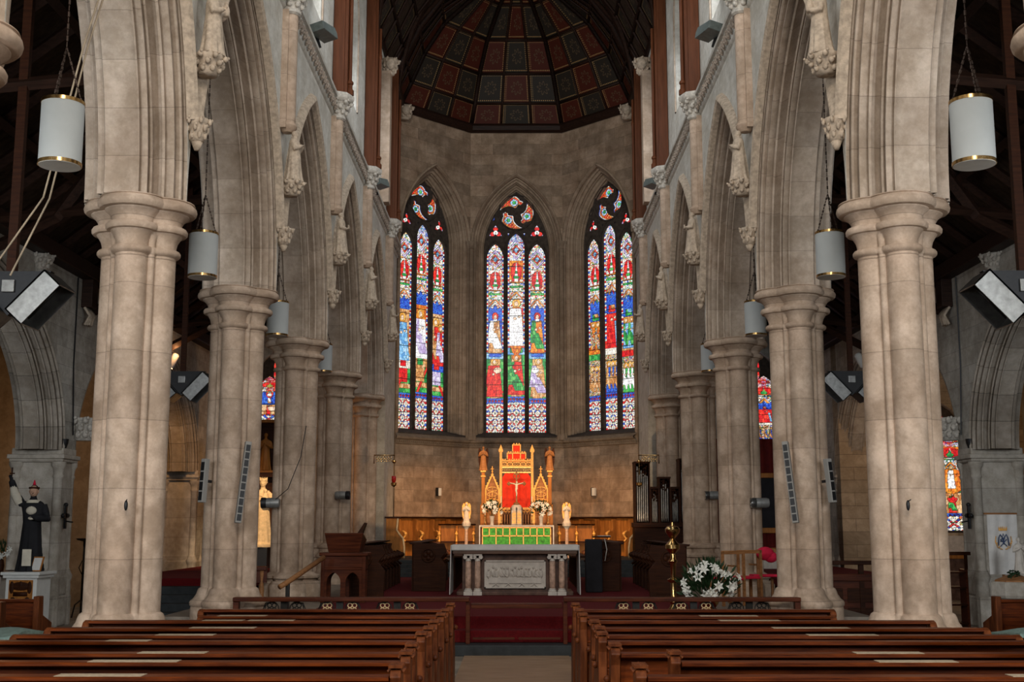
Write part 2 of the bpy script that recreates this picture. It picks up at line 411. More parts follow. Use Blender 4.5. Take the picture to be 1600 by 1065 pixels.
# ------------------------------------------------------------------ arcade walls
YP = [8.15, 12.95, 18, 23, 28, 33]
XF, XB = 3.72, 4.87
ZC = 5.40
SIDE = {-1: 'left', 1: 'right'}
def wallM(s, X): return frame((s * X, 0, 0), (0, -s, 0), (0, 0, 1))     # local x = -s*Y, normal towards the nave
for s in (-1, 1):
    M = wallM(s, XF)
    f = -s
    bays = [(YP[i], YP[i + 1]) for i in range(5)]
    bays = [(3.1, 8.15)] + bays
    out = [(1.0, ZC), (1.0, 15.0), (36.0, 15.0), (36.0, ZC - 5.4), (33.42, ZC - 5.4), (33.42, ZC)]
    bottom = []
    for y0, y1 in bays:
        mid = (y0 + y1) / 2; bottom += arch_pts((y1 - y0) / 2 - .005, 4.0, ZC, None, 0, 22, mid)
    pts = out[:1] + [(2.7, ZC)] + bottom + [(33.42, ZC), (33.42, 0), (36.0, 0), (36.0, 15.0), (1.0, 15.0)]
    holes = [arch_pts(.8, 1.3, 13.3, 11.3, 0, 10, (a + b) / 2) for a, b in bays] 
    holes = [h + [] for h in holes]
    loc = [(f * y, z) for y, z in pts]; hl = [[(f * y, z) for y, z in h] for h in holes]
    struct(plate('wall_nave_' + SIDE[s], loc, hl, -1.15, 0, S_WALL, M))
    for i, (y0, y1) in enumerate(bays):
        a = (y1 - y0) / 2 - .5; mid = (y0 + y1) / 2 * f
        # keep the outer curve of every order concentric with the wall opening
        Ro = ((a + .5) ** 2 + 16) / (2 * (a + .5)); c = Ro - a - .5; ri = Ro - .5; rise = math.sqrt(ri * ri - c * c)
        half = order((0, .13), (.5, .575), 1.9)
        half = [(0, .02)] + half
        full = [(o, -.575 - d) for o, d in reversed(half)] + [(o, -.575 + d) for o, d in half]
        # aisle side first so the surface is one continuous shell
        mb = arch_sweep(MB(), a, rise, ZC, None, full, 26, mid)
        o = mb.build('arcade_arch', S_MLD, smooth='auto', M=M)
        tag(o, 'trim', None); o.name = 'trim_arcade_arch'; del o['label']; struct(o)
        hood = [(.46, 0), (.48, .09), (.52, .12), (.58, .10), (.63, .03), (.64, 0)]
        mb = MB(); pr = []
        hp = [arch_pts(a, rise, ZC, None, off, 30, mid) for off, d in hood]
        lim = .95
        keep = [j for j in range(len(hp[0])) if hp[0][j][1] > ZC + lim]
        rows = [[(hp[k][j][0], hp[k][j][1], hood[k][1]) for j in keep] for k in range(len(hood))]
        mb.grid(rows)
        o = mb.build('trim_hood_mould', S_STAT, smooth='auto', M=M); struct(o)
        # clerestory glazing and jamb splay
        hw = arch_sweep(MB(), .8, 1.3, 13.3, 11.3, [(-.1, -.75), (0, -.62), (.02, -.1), (.10, .03), (.16, .03), (.2, 0)], 12, mid)
        struct(hw.build('trim_clerestory_jamb', S_MLD, smooth='auto', M=M))
        gp = [(x, z) for x, z in arch_pts(.82, 1.3, 13.3, 11.28, 0, 10, mid)]
        struct(plate('window_clerestory', gp, [], -.78, -.74, M_DAY, M))
    # string course with running frieze
    mb = MB(M)
    prof = [(0, 9.98), (.03, 10.0), (.05, 10.02), (.05, 10.10), (.09, 10.30), (.14, 10.32), (.15, 10.37), (.10, 10.40), (.06, 10.45), (0, 10.47)]
    rows = [[(f * y, z, d) for y in (1.0, 35.95)] for d, z in prof]; mb.grid(rows)
    struct(mb.build('trim_string_course', S_WALL))
    mb = MB(M)
    y = 8.2
    while y < 35.8:
        for dy, zz in ((0, 10.06), (.075, 10.13), (.15, 10.20)):
            mb.ell((f * (y + dy), zz + .03, .09), .038, .038, .03, 6, 4)
        mb.tube([(f * y, 10.04, .08), (f * (y + .11), 10.12, .11), (f * (y + .22), 10.27, .10)], .018, 5)
        y += .23
    o = mb.build('trim_frieze_carving', M_CREST, smooth=True); struct(o)
    struct(MB().box(*sorted((s * 3.66, s * 4.4)), 1.0, 36, 14.85, 15.12).build('trim_wall_plate', M_ROOFW))

# ------------------------------------------------------------------ clustered pillars
def lobes(rl, off, d=.235, core=.25, n=232):
    """outline of four attached shafts with fillets between them"""
    cs = [(d, 0, rl), (0, d, rl), (-d, 0, rl), (0, -d, rl)]
    q = .288
    for a in range(4):
        t = PI / 4 + a * PI / 2; cs.append((q * math.cos(t), q * math.sin(t), .040 - off * .62))
    out = []
    for i in range(n):
        t = 2 * PI * i / n; ux, uy = math.cos(t), math.sin(t); best = core * .8
        for cx, cy, r in cs:
            r = r + off; b = ux * cx + uy * cy; disc = b * b - (cx * cx + cy * cy - r * r)
            if disc > 0: best = max(best, b + math.sqrt(disc))
        out.append((ux * best, uy * best))
    return out
def loft(mb, prof, rl=.176, smooth=True):
    rows = [[(x, y, z) for x, y in lobes(rl, off)] for off, z in prof]
    mb.grid(rows, True, True); return mb
CAP = [(0, 4.74), (.0, 4.775), (.036, 4.79), (.050, 4.81), (.050, 4.835), (.036, 4.855), (.0, 4.862), (.0, 4.90), (.012, 4.95), (.040, 5.00), (.060, 5.025), (.062, 5.03), (.100, 5.035), (.116, 5.055), (.118, 5.085), (.104, 5.11), (.060, 5.118), (.050, 5.13), (.052, 5.165), (.080, 5.21), (.125, 5.245), (.130, 5.25), (.130, 5.262), (.185, 5.268), (.205, 5.29), (.212, 5.32), (.205, 5.35), (.18, 5.372), (.175, 5.385), (.19, 5.39), (.185, 5.40)]
def shaft_mesh(z0):
    return loft(MB(), [(0, z0), (0, z0 + .02), (0, 2.9), (0, 4.75)])
def base_mesh(zf, zt, plinth):
    mb = MB()
    if not plinth:
        pr = [(.14, zf), (.14, zt - .30), (.13, zt - .28), (.15, zt - .26), (.155, zt - .22), (.14, zt - .19), (.10, zt - .16), (.06, zt - .10), (.045, zt - .05), (.03, zt - .02), (.0, zt)]
    else:
        pr = [(.20, zf), (.20, zf + .22), (.14, zf + .30), (.14, zt - .34), (.17, zt - .32), (.17, zt - .28), (.09, zt - .22), (.09, zt - .14), (.13, zt - .11), (.13, zt - .07), (.05, zt - .03), (0, zt)]
    return loft(mb, pr)
PLAB = {0: 'corner of a pillar capital at the picture\'s top {0} edge, nearest the camera', 1: 'big clustered stone pillar standing nearest on the {0}, its foot hidden by the pews',
        2: 'second clustered stone pillar on the {0}, carrying two long column loudspeakers', 3: 'third clustered stone pillar on the {0} side of the sanctuary, beside the lectern level',
        4: 'fourth clustered stone pillar on the {0}, with a tall stepped plinth', 5: 'fifth and farthest clustered stone pillar on the {0}, next to the apse'}
for s in (-1, 1):
    for i, y in enumerate(YP):
        zf = 0 if i < 3 else .488
        zt = .92 if i in (0, 1, 2) else (.95 if i == 3 else 1.42)
        if i == 2: zf = 0
        t = empty('clustered_pillar', (s * (4.23 if i < 2 else 4.3), y, 0), 0, PLAB[i].format(SIDE[s]), 'pillar', 'clustered pillars of the nave arcade')
        part('shaft', shaft_mesh(zt - .01), S_PIL, t, smooth='auto')
        part('capital', loft(MB(), CAP), S_PIL, t, smooth='auto')
        part('base', base_mesh(zf, zt, i >= 3), S_PIL, t, smooth='auto')

# ------------------------------------------------------------------ figures
def figure(mb, H, arms='pray', seed=0, crown=False, veil=False, wide=1.0):
    """standing robed body, facing -y, feet at the origin"""
    r = random.Random(seed); ph = r.random() * 6
    sec = [(0, .17, .14), (.03, .165, .135), (.12, .15, .12), (.28, .132, .105), (.45, .12, .095), (.56, .112, .085), (.66, .122, .082), (.74, .138, .078), (.79, .128, .07), (.815, .085, .055), (.835, .042, .042), (.87, .036, .038)]
    rows = []
    for z, rx, ry in sec:
        row = []
        for j in range(36):
            t = 2 * PI * j / 36; fold = 1 + (.10 * math.sin(9 * t + ph + z * 3) + .05 * math.sin(17 * t + ph * 2)) * max(0, 1 - z / .62)
            row.append((rx * wide * fold * math.cos(t) * H, ry * wide * fold * math.sin(t) * H, z * H))
        rows.append(row)
    mb.grid(rows, True, True)
    mb.ell((0, -.006 * H, .925 * H), .046 * H, .054 * H, .068 * H, 16, 12)
    mb.ell((0, -.060 * H, .918 * H), .010 * H, .014 * H, .016 * H)       # nose
    mb.ell((0, -.046 * H, .890 * H), .018 * H, .014 * H, .012 * H)       # mouth and chin
    for q in (-1, 1):
        mb.ell((q * .018 * H, -.048 * H, .936 * H), .010 * H, .008 * H, .006 * H, 8, 6); mb.ell((q * .046 * H, 0, .922 * H), .008 * H, .012 * H, .018 * H, 8, 6)
    mb.ell((0, .014 * H, .945 * H), .052 * H, .052 * H, .058 * H)         # hair
    if veil:
        mb.grid([[((.058 + .05 * k) * H * math.cos(t), (.012 + (.058 + .03 * k) * abs(math.sin(t))) * H, (.985 - k * .22) * H) for t in [PI * j / 12 for j in range(13)]] for k in (0, .3, .6, 1)] , False)
        mb.ell((0, .012 * H, .955 * H), .060 * H, .058 * H, .056 * H)
    if crown:
        for j in range(8):
            t = 2 * PI * j / 8; mb.tube([(.052 * H * math.cos(t), .052 * H * math.sin(t), .97 * H), (.062 * H * math.cos(t), .062 * H * math.sin(t), 1.03 * H)], [.016 * H, .006 * H], 6)
        mb.lathe([(.055 * H, .965 * H), (.058 * H, .995 * H)], n=14)
    A = {'pray': [(-.03, -.15, .70), (.03, -.15, .70)], 'child': [(-.06, -.15, .66), (.09, -.14, .62)], 'raise': [(-.24, -.10, 1.06), (.05, -.17, .62)],
         'book': [(-.05, -.14, .60), (.07, -.15, .63)], 'down': [(-.16, -.06, .45), (.16, -.06, .45)]}[arms]
    for q, hnd in zip((-1, 1), A):
        sh = Vector((q * .115, 0, .765)); hd = Vector(hnd)
        el = Vector((q * .175, -.03, .60)) if hd.z < .9 else Vector((q * .20, -.03, .90))
        mb.tube([sh * H, (sh.lerp(el, .5)) * H, el * H, el.lerp(hd, .5) * H, el.lerp(hd, .9) * H], [.045 * H, .045 * H, .042 * H, .043 * H, .036 * H], 10)
        d = (hd - el).normalized(); mb.ell(tuple((hd) * H), .020 * H, .020 * H, .026 * H, 8, 6)
        for g in range(4):
            b = hd + d * .01 + Vector(((g - 1.5) * .010, 0, 0)); mb.tube([b * H, (b + d * (.034 - abs(g - 1.4) * .005)) * H, (b + d * .05 + Vector((0, -.006, 0))) * H], [.0065 * H, .006 * H, .005 * H], 5)
        b = hd + Vector((-q * .018, 0, 0)); mb.tube([b * H, (b + d * .022 + Vector((-q * .012, 0, .004))) * H], [.007 * H, .005 * H], 5)
    if arms == 'child':
        c = Vector((.07, -.15, .70)) * H
        mb.lathe([(.05 * H, -.09 * H), (.055 * H, 0), (.04 * H, .06 * H), (.018 * H, .08 * H)], tuple(c), 12); mb.ell((c.x, c.y - .005 * H, c.z + .105 * H), .032 * H, .034 * H, .038 * H)
        mb.tube([(c.x - .03 * H, c.y, c.z + .05 * H), (c.x - .07 * H, c.y - .04 * H, c.z + .03 * H)], .014 * H, 6)
    if arms == 'book':
        mb.box(-.05 * H, .05 * H, -.20 * H, -.165 * H, .60 * H, .70 * H)
    return mb
def leafy(mb, r, h, n=10, seed=1, rows=3):
    """carved foliage bell, round, base at z=0 widening upward"""
    rr = random.Random(seed)
    mb.lathe([(r * .55, 0), (r * .6, h * .3), (r * .8, h * .8), (r * .95, h)], n=16)
    for k in range(rows):
        for j in range(n):
            t = 2 * PI * (j + .5 * (k % 2)) / n; z = h * (.25 + .62 * k / max(1, rows - 1)); q = r * (.62 + .36 * k / max(1, rows - 1))
            mb.ell((q * math.cos(t), q * math.sin(t), z), r * .17, r * .17, h * .17, 7, 5)
            mb.ell((q * 1.15 * math.cos(t + .12), q * 1.15 * math.sin(t + .12), z + h * .10), r * .09, r * .09, h * .08, 6, 4)
    return mb
SLAB = ['nearest', 'second', 'third', 'fourth', 'farthest']
POSES = ['child', 'pray', 'book', 'pray', 'book']
for s in (-1, 1):
    for i in range(1, 6):
        y = YP[i]
        t = empty('wall_shaft', (s * 3.62, y, 0), 0, f'wall shaft above the {SLAB[i-1]} {SIDE[s]} saint figure, ending in a leafy capital', 'wall shaft', 'wall shafts between the arcade arches')
        mb = MB(); mb.lathe([(.12, 8.08), (.12, 9.96)], n=20); mb.box(*sorted((0, s * .10)), -.17, .17, 8.0, 9.96)
        mb.lathe([(.08, 7.96), (.14, 8.02), (.15, 8.06), (.13, 8.10)], n=20)
        part('shaft', mb, S_PIL, t, smooth='auto')
        mb = MB(); mb.lathe([(.13, 9.90), (.165, 9.93), (.165, 9.97), (.13, 10.0)], n=18)
        mb.M = Matrix.Translation((0, 0, 9.98)); leafy(mb, .27, .30, 8, i + 9 * s, 3)
        mb.M = Matrix(); mb.lathe([(.27, 10.26), (.31, 10.29), (.33, 10.34), (.33, 10.40), (.29, 10.44)], n=8)
        part('capital', mb, M_CORB, t, smooth='auto')
        # corbel figure
        f_ = figure(MB(Matrix.Rotation(-s * PI / 2 if s > 0 else PI / 2, 4, 'Z')), .84, POSES[i - 1], i * 3 + s, veil=(i % 2 == 1), wide=1.3)
        o = f_.build('corbel_figure', S_STAT, remesh=.013, loc=(s * 3.50, y, 7.15))
        tag(o, f'carved stone saint on the {SIDE[s]} wall between arches, {SLAB[i-1]} in the row', 'statue', 'corbel saints along the nave walls')
        mb = MB(Matrix.Translation((s * 3.54, y, 6.93))); leafy(mb, .20, .22, 7, i)
        tag(mb.build('figure_corbel', S_STAT, smooth=True), f'small stone ledge under the {SLAB[i-1]} {SIDE[s]} saint figure', 'corbel', 'ledges under the corbel saints')
        mb = MB(Matrix.Translation((s * 3.63, y, 6.14))); leafy(mb, .14, .26, 6, i + 5, 3)
        mb.lathe([(.03, -.1), (.07, 0)], n=8)
        tag(mb.build('foliage_boss', S_STAT, smooth=True), f'leafy stone boss where two hood moulds meet over the {SLAB[i-1]} {SIDE[s]} pillar', 'boss', 'leafy bosses at the feet of the hood moulds')
        # timber wall post and arched brace
        t = empty('roof_post', (s * 3.66, y, 10.44), 0, f'brown timber roof post standing on the {SLAB[i-1]} {SIDE[s]} leafy capital', 'timber post', 'timber posts of the nave roof')
        mb = MB(); mb.box(*sorted((0, -s * .24)), -.14, .14, 0, 4.5); mb.box(*sorted((.05 * s, -s * .18)), -.20, .20, 0, 4.5)
        part('post', mb, M_POSTW, t, bevel=.01)
        mb = MB(); mb.lathe([(.05, 0), (.065, .03), (.065, .08), (.04, .12), (.036, .3), (.036, 2.8), (.05, 2.84), (.05, 2.9), (.036, 2.94), (.036, 3.6)], (-s * .28, 0, 0), 10)
        mb.lathe([(.08, 0), (.08, .1), (.05, .14), (.05, .22), (.07, .24), (.07, .28), (.04, .32)], (-s * .28, 0, 0), 8)
        part('colonnette', mb, M_POSTW, t, smooth='auto')
        mb = MB(); pts = []
        for k in range(13):
            q = k / 12 * PI / 2; pts.append((-s * (.22 + 2.3 * (1 - math.cos(q))), 0, 3.0 + 4.6 * math.sin(q)))
        rows = [[(x, dy, z + dz) for dy, dz in ((-.1, 0), (.1, 0), (.1, .3), (-.1, .3))] for x, _, z in pts]
        mb.grid(rows, True, True); part('arched_brace', mb, M_ROOFW, t)

# ------------------------------------------------------------------ nave roof and painted apse roof
PROFR = [(3.72, 15.0), (3.36, 15.72), (2.95, 16.6), (2.30, 17.5), (1.28, 18.25), (0, 18.75)]
YA = 34.47
def roof_quad(mb, a, b, c, d, mi): mb.cur = mi; mb.add([a, b, c, d], [(0, 1, 2, 3)], [(0, 0), (1, 0), (1, 1), (0, 1)])
T8 = math.tan(PI / 8)
fac = [(-135 + 45 * k) for k in range(0)]
mb = MB(); rb = MB()
for k in range(5):                       # five facets: two beside, three in view
    ang = PI * k / 4                     # direction of the facet normal, 0 = +x, 90 = +y
    n = Vector((math.cos(ang), math.sin(ang), 0)); t = Vector((-math.sin(ang), math.cos(ang), 0)); O = Vector((0, YA, 0))
    def pt(r, z, w): return tuple(O + n * r + t * (w * r * T8) + Vector((0, 0, z)))
    NW = 3
    for i in range(len(PROFR) - 1):
        (r0, z0), (r1, z1) = PROFR[i], PROFR[i + 1]
        for j in range(NW):
            w0, w1 = -1 + 2 * j / NW, -1 + 2 * (j + 1) / NW
            if i == len(PROFR) - 2:
                mb.cur = (i + j) % 2; mb.add([pt(r0, z0, w0), pt(r0, z0, w1), pt(.03, z1, 0)], [(0, 1, 2)], [(0, 0), (1, 0), (.5, 1)])
            else: roof_quad(mb, pt(r0, z0, w0), pt(r0, z0, w1), pt(r1, z1, w1), pt(r1, z1, w0), (i + j) % 2)
        if i: rb.tube([pt(r0 - .03, z0 - .03, -1), pt(r0 - .03, z0 - .03, 1)], .045, 6)
    for j in range(NW + 1):
        w = -1 + 2 * j / NW
        rb.tube([pt(max(r - .03, .02), z - .03, w) for r, z in PROFR], .075 if j in (0, NW) else .04, 6)
    struct(MB().grid([[pt(3.78, zz, -1.0), pt(3.78, zz, 1.0), pt(dd, zz, 1.0), pt(dd, zz, -1.0)] for zz, dd in ((14.78, 3.62), (14.84, 3.52), (14.98, 3.50), (15.08, 3.58))], True, True).build('trim_roof_cornice', M_ROOFW))
struct(mb.build('ceiling_apse', [M_PRED, M_PBLU])); struct(rb.build('trim_roof_rib', M_ROOFW, smooth=True))
mb = MB(); rb = MB()
for s in (-1, 1):
    for i in range(len(PROFR) - 1):
        (r0, z0), (r1, z1) = PROFR[i], PROFR[i + 1]; y = YA; j = 0
        while y > 0:
            roof_quad(mb, (s * r0, y, z0), (s * r0, y - .83, z0), (s * r1, y - .83, z1), (s * r1, y, z1), (i + j) % 2); y -= .83; j += 1
        rb.tube([(s * (r0 - .03), 0, z0 - .02), (s * (r0 - .03), YA, z0 - .02)], .05, 6)
    y = YA; j = 0
    while y > 0:
        rb.tube([(s * (r - .03), y, z - .03) for r, z in PROFR], .12 if j % 6 == 1 else .04, 6); y -= .83; j += 1
struct(mb.build('ceiling_nave', [M_BOARD, M_PBLU])); struct(rb.build('trim_nave_rib', M_ROOFW, smooth=True))
for s in (-1, 1):                        # carved heads where the apse roof begins
    mb = MB(Matrix.Translation((s * 3.52, 35.85, 14.45))); leafy(mb, .26, .42, 7, 3); mb.ell((-s * .05, -.18, .25), .13, .15, .17)
    tag(mb.build('roof_corbel_head', S_STAT, smooth=True), f'carved stone head corbel below the painted apse roof, {SIDE[s]} corner', 'corbel')
    mb = MB(Matrix.Translation((s * 3.50, 31.2, 14.1))); leafy(mb, .25, .42, 7, 8); mb.ell((-s * .05, -.18, .25), .13, .15, .17)
    tag(mb.build('roof_corbel_head', S_STAT, smooth=True), f'carved stone head corbel at the picture\'s top, {SIDE[s]} of the apse roof', 'corbel')
    mb = MB(); mb.box(*sorted((s * 3.45, s * 3.72)), 31.0, 31.4, 10.44, 14.15)
    struct(mb.build('trim_pilaster', S_PIL))
    mb = MB(wallM(s, XF)); arch_sweep(mb, .55, 1.3, 12.6, 11.2, [(0, 0), (.01, .07), (.06, .09), (.10, .05), (.11, 0)], 12, -s * 35.1)
    struct(mb.build('trim_blind_arch', S_WALL, smooth='auto'))

# ------------------------------------------------------------------ stained glass painter
PALS = dict(
    white=[(.85, .82, .74), (.70, .72, .74), (.92, .88, .80), (.62, .58, .50), (.80, .70, .55)],
    mosaic=[(.80, .78, .74), (.72, .72, .80), (.55, .02, .03), (.05, .10, .50), (.80, .80, .78), (.70, .45, .12), (.04, .25, .12), (.78, .76, .80)],
    canopy=[(.85, .80, .70), (.75, .40, .12), (.60, .28, .07), (.05, .30, .12), (.90, .85, .75), (.55, .03, .03), (.62, .70, .72)],
    red=[(.62, .015, .02), (.75, .03, .02), (.45, .01, .015), (.70, .05, .03), (.52, .02, .02)],
    blue=[(.02, .06, .45), (.03, .10, .60), (.015, .04, .32), (.05, .18, .62), (.03, .08, .50)],
    sky=[(.15, .38, .62), (.25, .50, .75), (.10, .28, .55), (.35, .55, .72)],
    green=[(.02, .25, .06), (.05, .38, .08), (.02, .18, .05), (.12, .42, .10)],
    gold=[(.80, .42, .08), (.70, .30, .04), (.85, .52, .16), (.60, .24, .04)],
    brown=[(.50, .22, .07), (.62, .32, .12), (.38, .15, .05), (.66, .42, .22)],
    flesh=[(.82, .60, .44), (.76, .52, .36)],
    robew=[(.90, .88, .84), (.80, .79, .80), (.95, .93, .90), (.70, .68, .68)],
    lilac=[(.50, .42, .62), (.66, .62, .74), (.40, .30, .52)],
    crowd=[(.45, .06, .03), (.40, .18, .06), (.10, .10, .30), (.60, .30, .10), (.12, .20, .08), (.55, .45, .35)],
    orange=[(.68, .18, .02), (.75, .28, .03), (.55, .12, .02)],
    black=[(.004, .003, .003)])
PN = list(PALS)
def voro(U, V, cs, seed):
    gu = np.floor(U / cs); gv = np.floor(V / cs)
    d1 = np.full(U.shape, 9.); d2 = np.full(U.shape, 9.); h1 = np.zeros(U.shape)
    def hsh(a, b, k): 
        x = np.sin(a * 127.1 + b * 311.7 + k * 74.7 + seed * 13.3) * 43758.5453
        return x - np.floor(x)
    for i in (-1, 0, 1):
        for j in (-1, 0, 1):
            a, b = gu + i, gv + j
            px = (a + .2 + .6 * hsh(a, b, 1)) * cs; py = (b + .2 + .6 * hsh(a, b, 2)) * cs
            d = np.hypot(U - px, V - py) / cs; h = hsh(a, b, 3)
            m1 = d < d1; d2 = np.where(m1, d1, np.minimum(d2, d)); h1 = np.where(m1, h, h1); d1 = np.where(m1, d, d1)
    return h1, d2 - d1
class Paint:
    def __init__(s, U, V, seed=0): s.U = U; s.V = V; s.reg = np.zeros(U.shape, int); s.seed = seed; s.force = np.full(U.shape + (3,), -1.)
    def fill(s, mask, pal): s.reg = np.where(mask, PN.index(pal), s.reg)
    def ell(s, cx, cy, rx, ry): return ((s.U - cx) / rx) ** 2 + ((s.V - cy) / ry) ** 2 < 1
    def quad(s, y0, y1, x0a, x0b, x1a, x1b):
        t = np.clip((s.V - y0) / (y1 - y0), 0, 1); return (s.V > y0) & (s.V < y1) & (s.U > x0a + (x1a - x0a) * t) & (s.U < x0b + (x1b - x0b) * t)
    def person(s, cx, y0, h, robe, cloak, halo, w=1.0):
        s.fill(s.ell(cx, y0 + h * .91, .085 * h * 1.05, .095 * h), halo)
        s.fill(s.quad(y0, y0 + h * .8, cx - .17 * h * w, cx + .17 * h * w, cx - .10 * h * w, cx + .10 * h * w), robe)
        s.fill(s.quad(y0 + h * .25, y0 + h * .8, cx - .19 * h * w, cx - .02 * h * w, cx - .13 * h * w, cx - .04 * h * w), cloak)
        s.fill(s.quad(y0 + h * .1, y0 + h * .5, cx - .02 * h * w, cx + .19 * h * w, cx - .16 * h * w, cx + .02 * h * w), cloak)
        s.fill(s.ell(cx, y0 + h * .895, .042 * h, .055 * h), 'flesh'); s.fill(s.ell(cx - .03 * h, y0 + h * .58, .035 * h, .03 * h), 'flesh'); s.fill(s.ell(cx + .06 * h, y0 + h * .62, .03 * h, .03 * h), 'flesh')
    def render(s, cs=.06, lead=.07, gain=1.0):
        h1, e = voro(s.U, s.V, cs, s.seed); h2, e2 = voro(s.U, s.V, cs * .5, s.seed + 5)
        fig = np.isin(s.reg, [PN.index(q) for q in ('red', 'green', 'brown', 'robew', 'lilac', 'orange', 'sky', 'flesh', 'gold')])
        h3, e3 = voro(s.U * 1.25, s.V * .8, cs * 1.7, s.seed + 9)
        h1 = np.where(fig, h3, h1); e = np.where(fig, e3 * 1.5, e)
        fold = .78 + .34 * np.abs(np.sin(s.U * 34 + s.V * 9 + h3 * 5)); h2 = np.where(fig, h3 * .55, h2)
        out = np.zeros(s.U.shape + (3,))
        for i, n in enumerate(PN):
            pal = np.array(PALS[n]); k = (np.where(h2 > .6, h2, h1) * len(pal)).astype(int) % len(pal)
            out = np.where((s.reg == i)[..., None], pal[k], out)
        out *= np.where(fig, fold, .75 + .5 * h2)[..., None]
        out = np.where(s.force >= 0, s.force, out)
        line = e < lead
        r = s.reg; b = np.zeros(r.shape, bool); b[:, 1:] |= r[:, 1:] != r[:, :-1]; b[1:, :] |= r[1:, :] != r[:-1, :]
        out = np.where((line | b)[..., None], out * .10, out)
        return out * gain
def lattice(P, m, w, per, z0, pals=('white', 'red', 'blue')):
    """diamond quarry pattern of interlaced lines with coloured bosses"""
    a = (P.U / (w * .9) + (P.V - z0) / per); b = (P.U / (w * .9) - (P.V - z0) / per)
    fa = np.abs(a - np.round(a)); fb = np.abs(b - np.round(b))
    P.fill(m, 'white'); P.fill(m & (np.minimum(fa, fb) < .11), 'red'); P.fill(m & (np.minimum(fa, fb) < .11) & (np.sin(P.V * 23) > .2), 'blue')
    P.fill(m & (fa + fb < .26), 'canopy'); P.fill(m & (np.abs(fa - .5) + np.abs(fb - .5) < .22), 'mosaic')
def borders(P, m, hw, ht):
    e = m & (np.abs(P.U) > hw * .78); k = np.floor(P.V / (ht * .0105)).astype(int) % 4
    P.fill(e & (k == 0), 'red'); P.fill(e & (k == 1), 'white'); P.fill(e & (k == 2), 'blue'); P.fill(e & (k == 3), 'robew')
def lancet_paint(kind, hw, z0, z1, step=.013, seed=0):
    nu = int(2 * hw / step) + 2; nv = int((z1 - z0) / step) + 2
    u = np.linspace(-hw, hw, nu); v = np.linspace(z0, z1, nv); U, V = np.meshgrid(u, v); P = Paint(U, V, seed)
    h = z1 - z0; F = lambda t: z0 + h * t
    t = (V - z0) / h
    P.reg[:] = PN.index('canopy')
    lattice(P, t < .15, hw, .30, F(.075))
    P.fill((t > .15) & (t < .178), 'blue'); P.fill((t > .157) & (t < .170) & (np.sin(U * 60) > 0), 'red')
    mid = (t > .178) & (t < .60)
    k0, k1 = kind
    if k0 == 'C':
        P.fill((t > .178) & (t < .385), 'brown'); P.fill((t > .178) & (t < .385) & (np.abs(U) > hw * .55), 'green')
        a = {0: ('red', 'red', 'gold'), 1: ('red', 'green', 'orange'), 2: ('brown', 'lilac', 'gold')}[k1]
        P.person((-.02, 0, .03)[k1], F(.185), h * .205, a[0], a[1], a[2], 1.25)
        P.fill(P.ell(.08 * (1 - k1), F(.325), .13, .10) & (np.abs(U) < hw * .8) & (t < .34), ('flesh', 'red', 'robew')[k1])
        P.fill((t > .385) & (t < .42), 'sky'); P.fill((t > .395) & (t < .425) & (np.abs(U) < hw * .7), ('blue', 'green', 'blue')[k1])
        P.fill((t > .42) & (t < .62), ('blue', 'red', 'blue')[k1])
        if k1 == 1:
            P.fill(P.ell(0, F(.51), hw * .82, h * .13), 'orange'); P.person(0, F(.43), h * .235, 'robew', 'robew', 'gold', 1.0)
        else: P.person((.0, 0, .0)[k1], F(.415), h * .215, ('brown', 0, 'orange')[k1], ('robew', 0, 'green')[k1], 'red', 1.0)
    elif k0 == 'L':
        P.fill((t > .178) & (t < .30), 'green'); P.fill((t > .20) & (t < .225), 'brown'); P.fill((t > .178) & (t < .30) & (np.abs(U + (.1 if k1 == 0 else -.1) + (V - F(.24)) * (.5 if k1 == 2 else -.5)) < .05), 'red')
        P.fill((t > .23) & (t < .30) & (np.abs(U) < hw * .6), ('red', 'brown', 'lilac')[k1])
        P.fill((t > .30) & (t < .36), ('white', 'brown', 'blue')[k1]); P.fill((t > .31) & (t < .36) & (np.abs(U) < hw * .4), ('red', 'green', 'red')[k1])
        P.fill((t > .36) & (t < .60), ('brown', 'orange', 'brown')[k1])
        a = {0: ('sky', 'sky', 'gold'), 1: ('robew', 'lilac', 'gold'), 2: ('red', 'brown', 'gold')}[k1]
        P.person((-.05, .0, -.05)[k1], F(.34), h * .24, a[0], a[1], a[2], 1.15)
        if k1 == 2: P.person(.17, F(.33), h * .22, 'red', 'lilac', 'gold', .8)
    else:
        P.fill((t > .178) & (t < .36), 'crowd')
        for q in (-.15, .02, .17): P.person(q, F(.18), h * .15, ('crowd', 'blue', 'green')[k1], ('brown', 'brown', 'robew')[k1], 'gold', .8)
        P.fill((t > .36) & (t < .39), ('green', 'white', 'red')[k1]); P.fill((t > .39) & (t < .60), ('orange', 'red', 'brown')[k1])
        if k1 == 1: P.person(.03, F(.395), h * .23, 'red', 'red', 'gold', 1.2); P.fill(P.quad(F(.40), F(.52), .16, .22, .10, .16), 'sky')
        else:
            for q in (-.12, .10): P.person(q, F(.40), h * .16, ('orange', 0, 'sky')[k1], ('crowd', 0, 'green')[k1], 'gold', .9)
        P.fill((t > .56) & (t < .66), 'blue')
        P.person(0, F(.565), h * .13, ('green', 'red', 'green')[k1], ('brown', 'brown', 'sky')[k1], 'gold', 1.0)
    nb = (t > .58) & (t < .70)
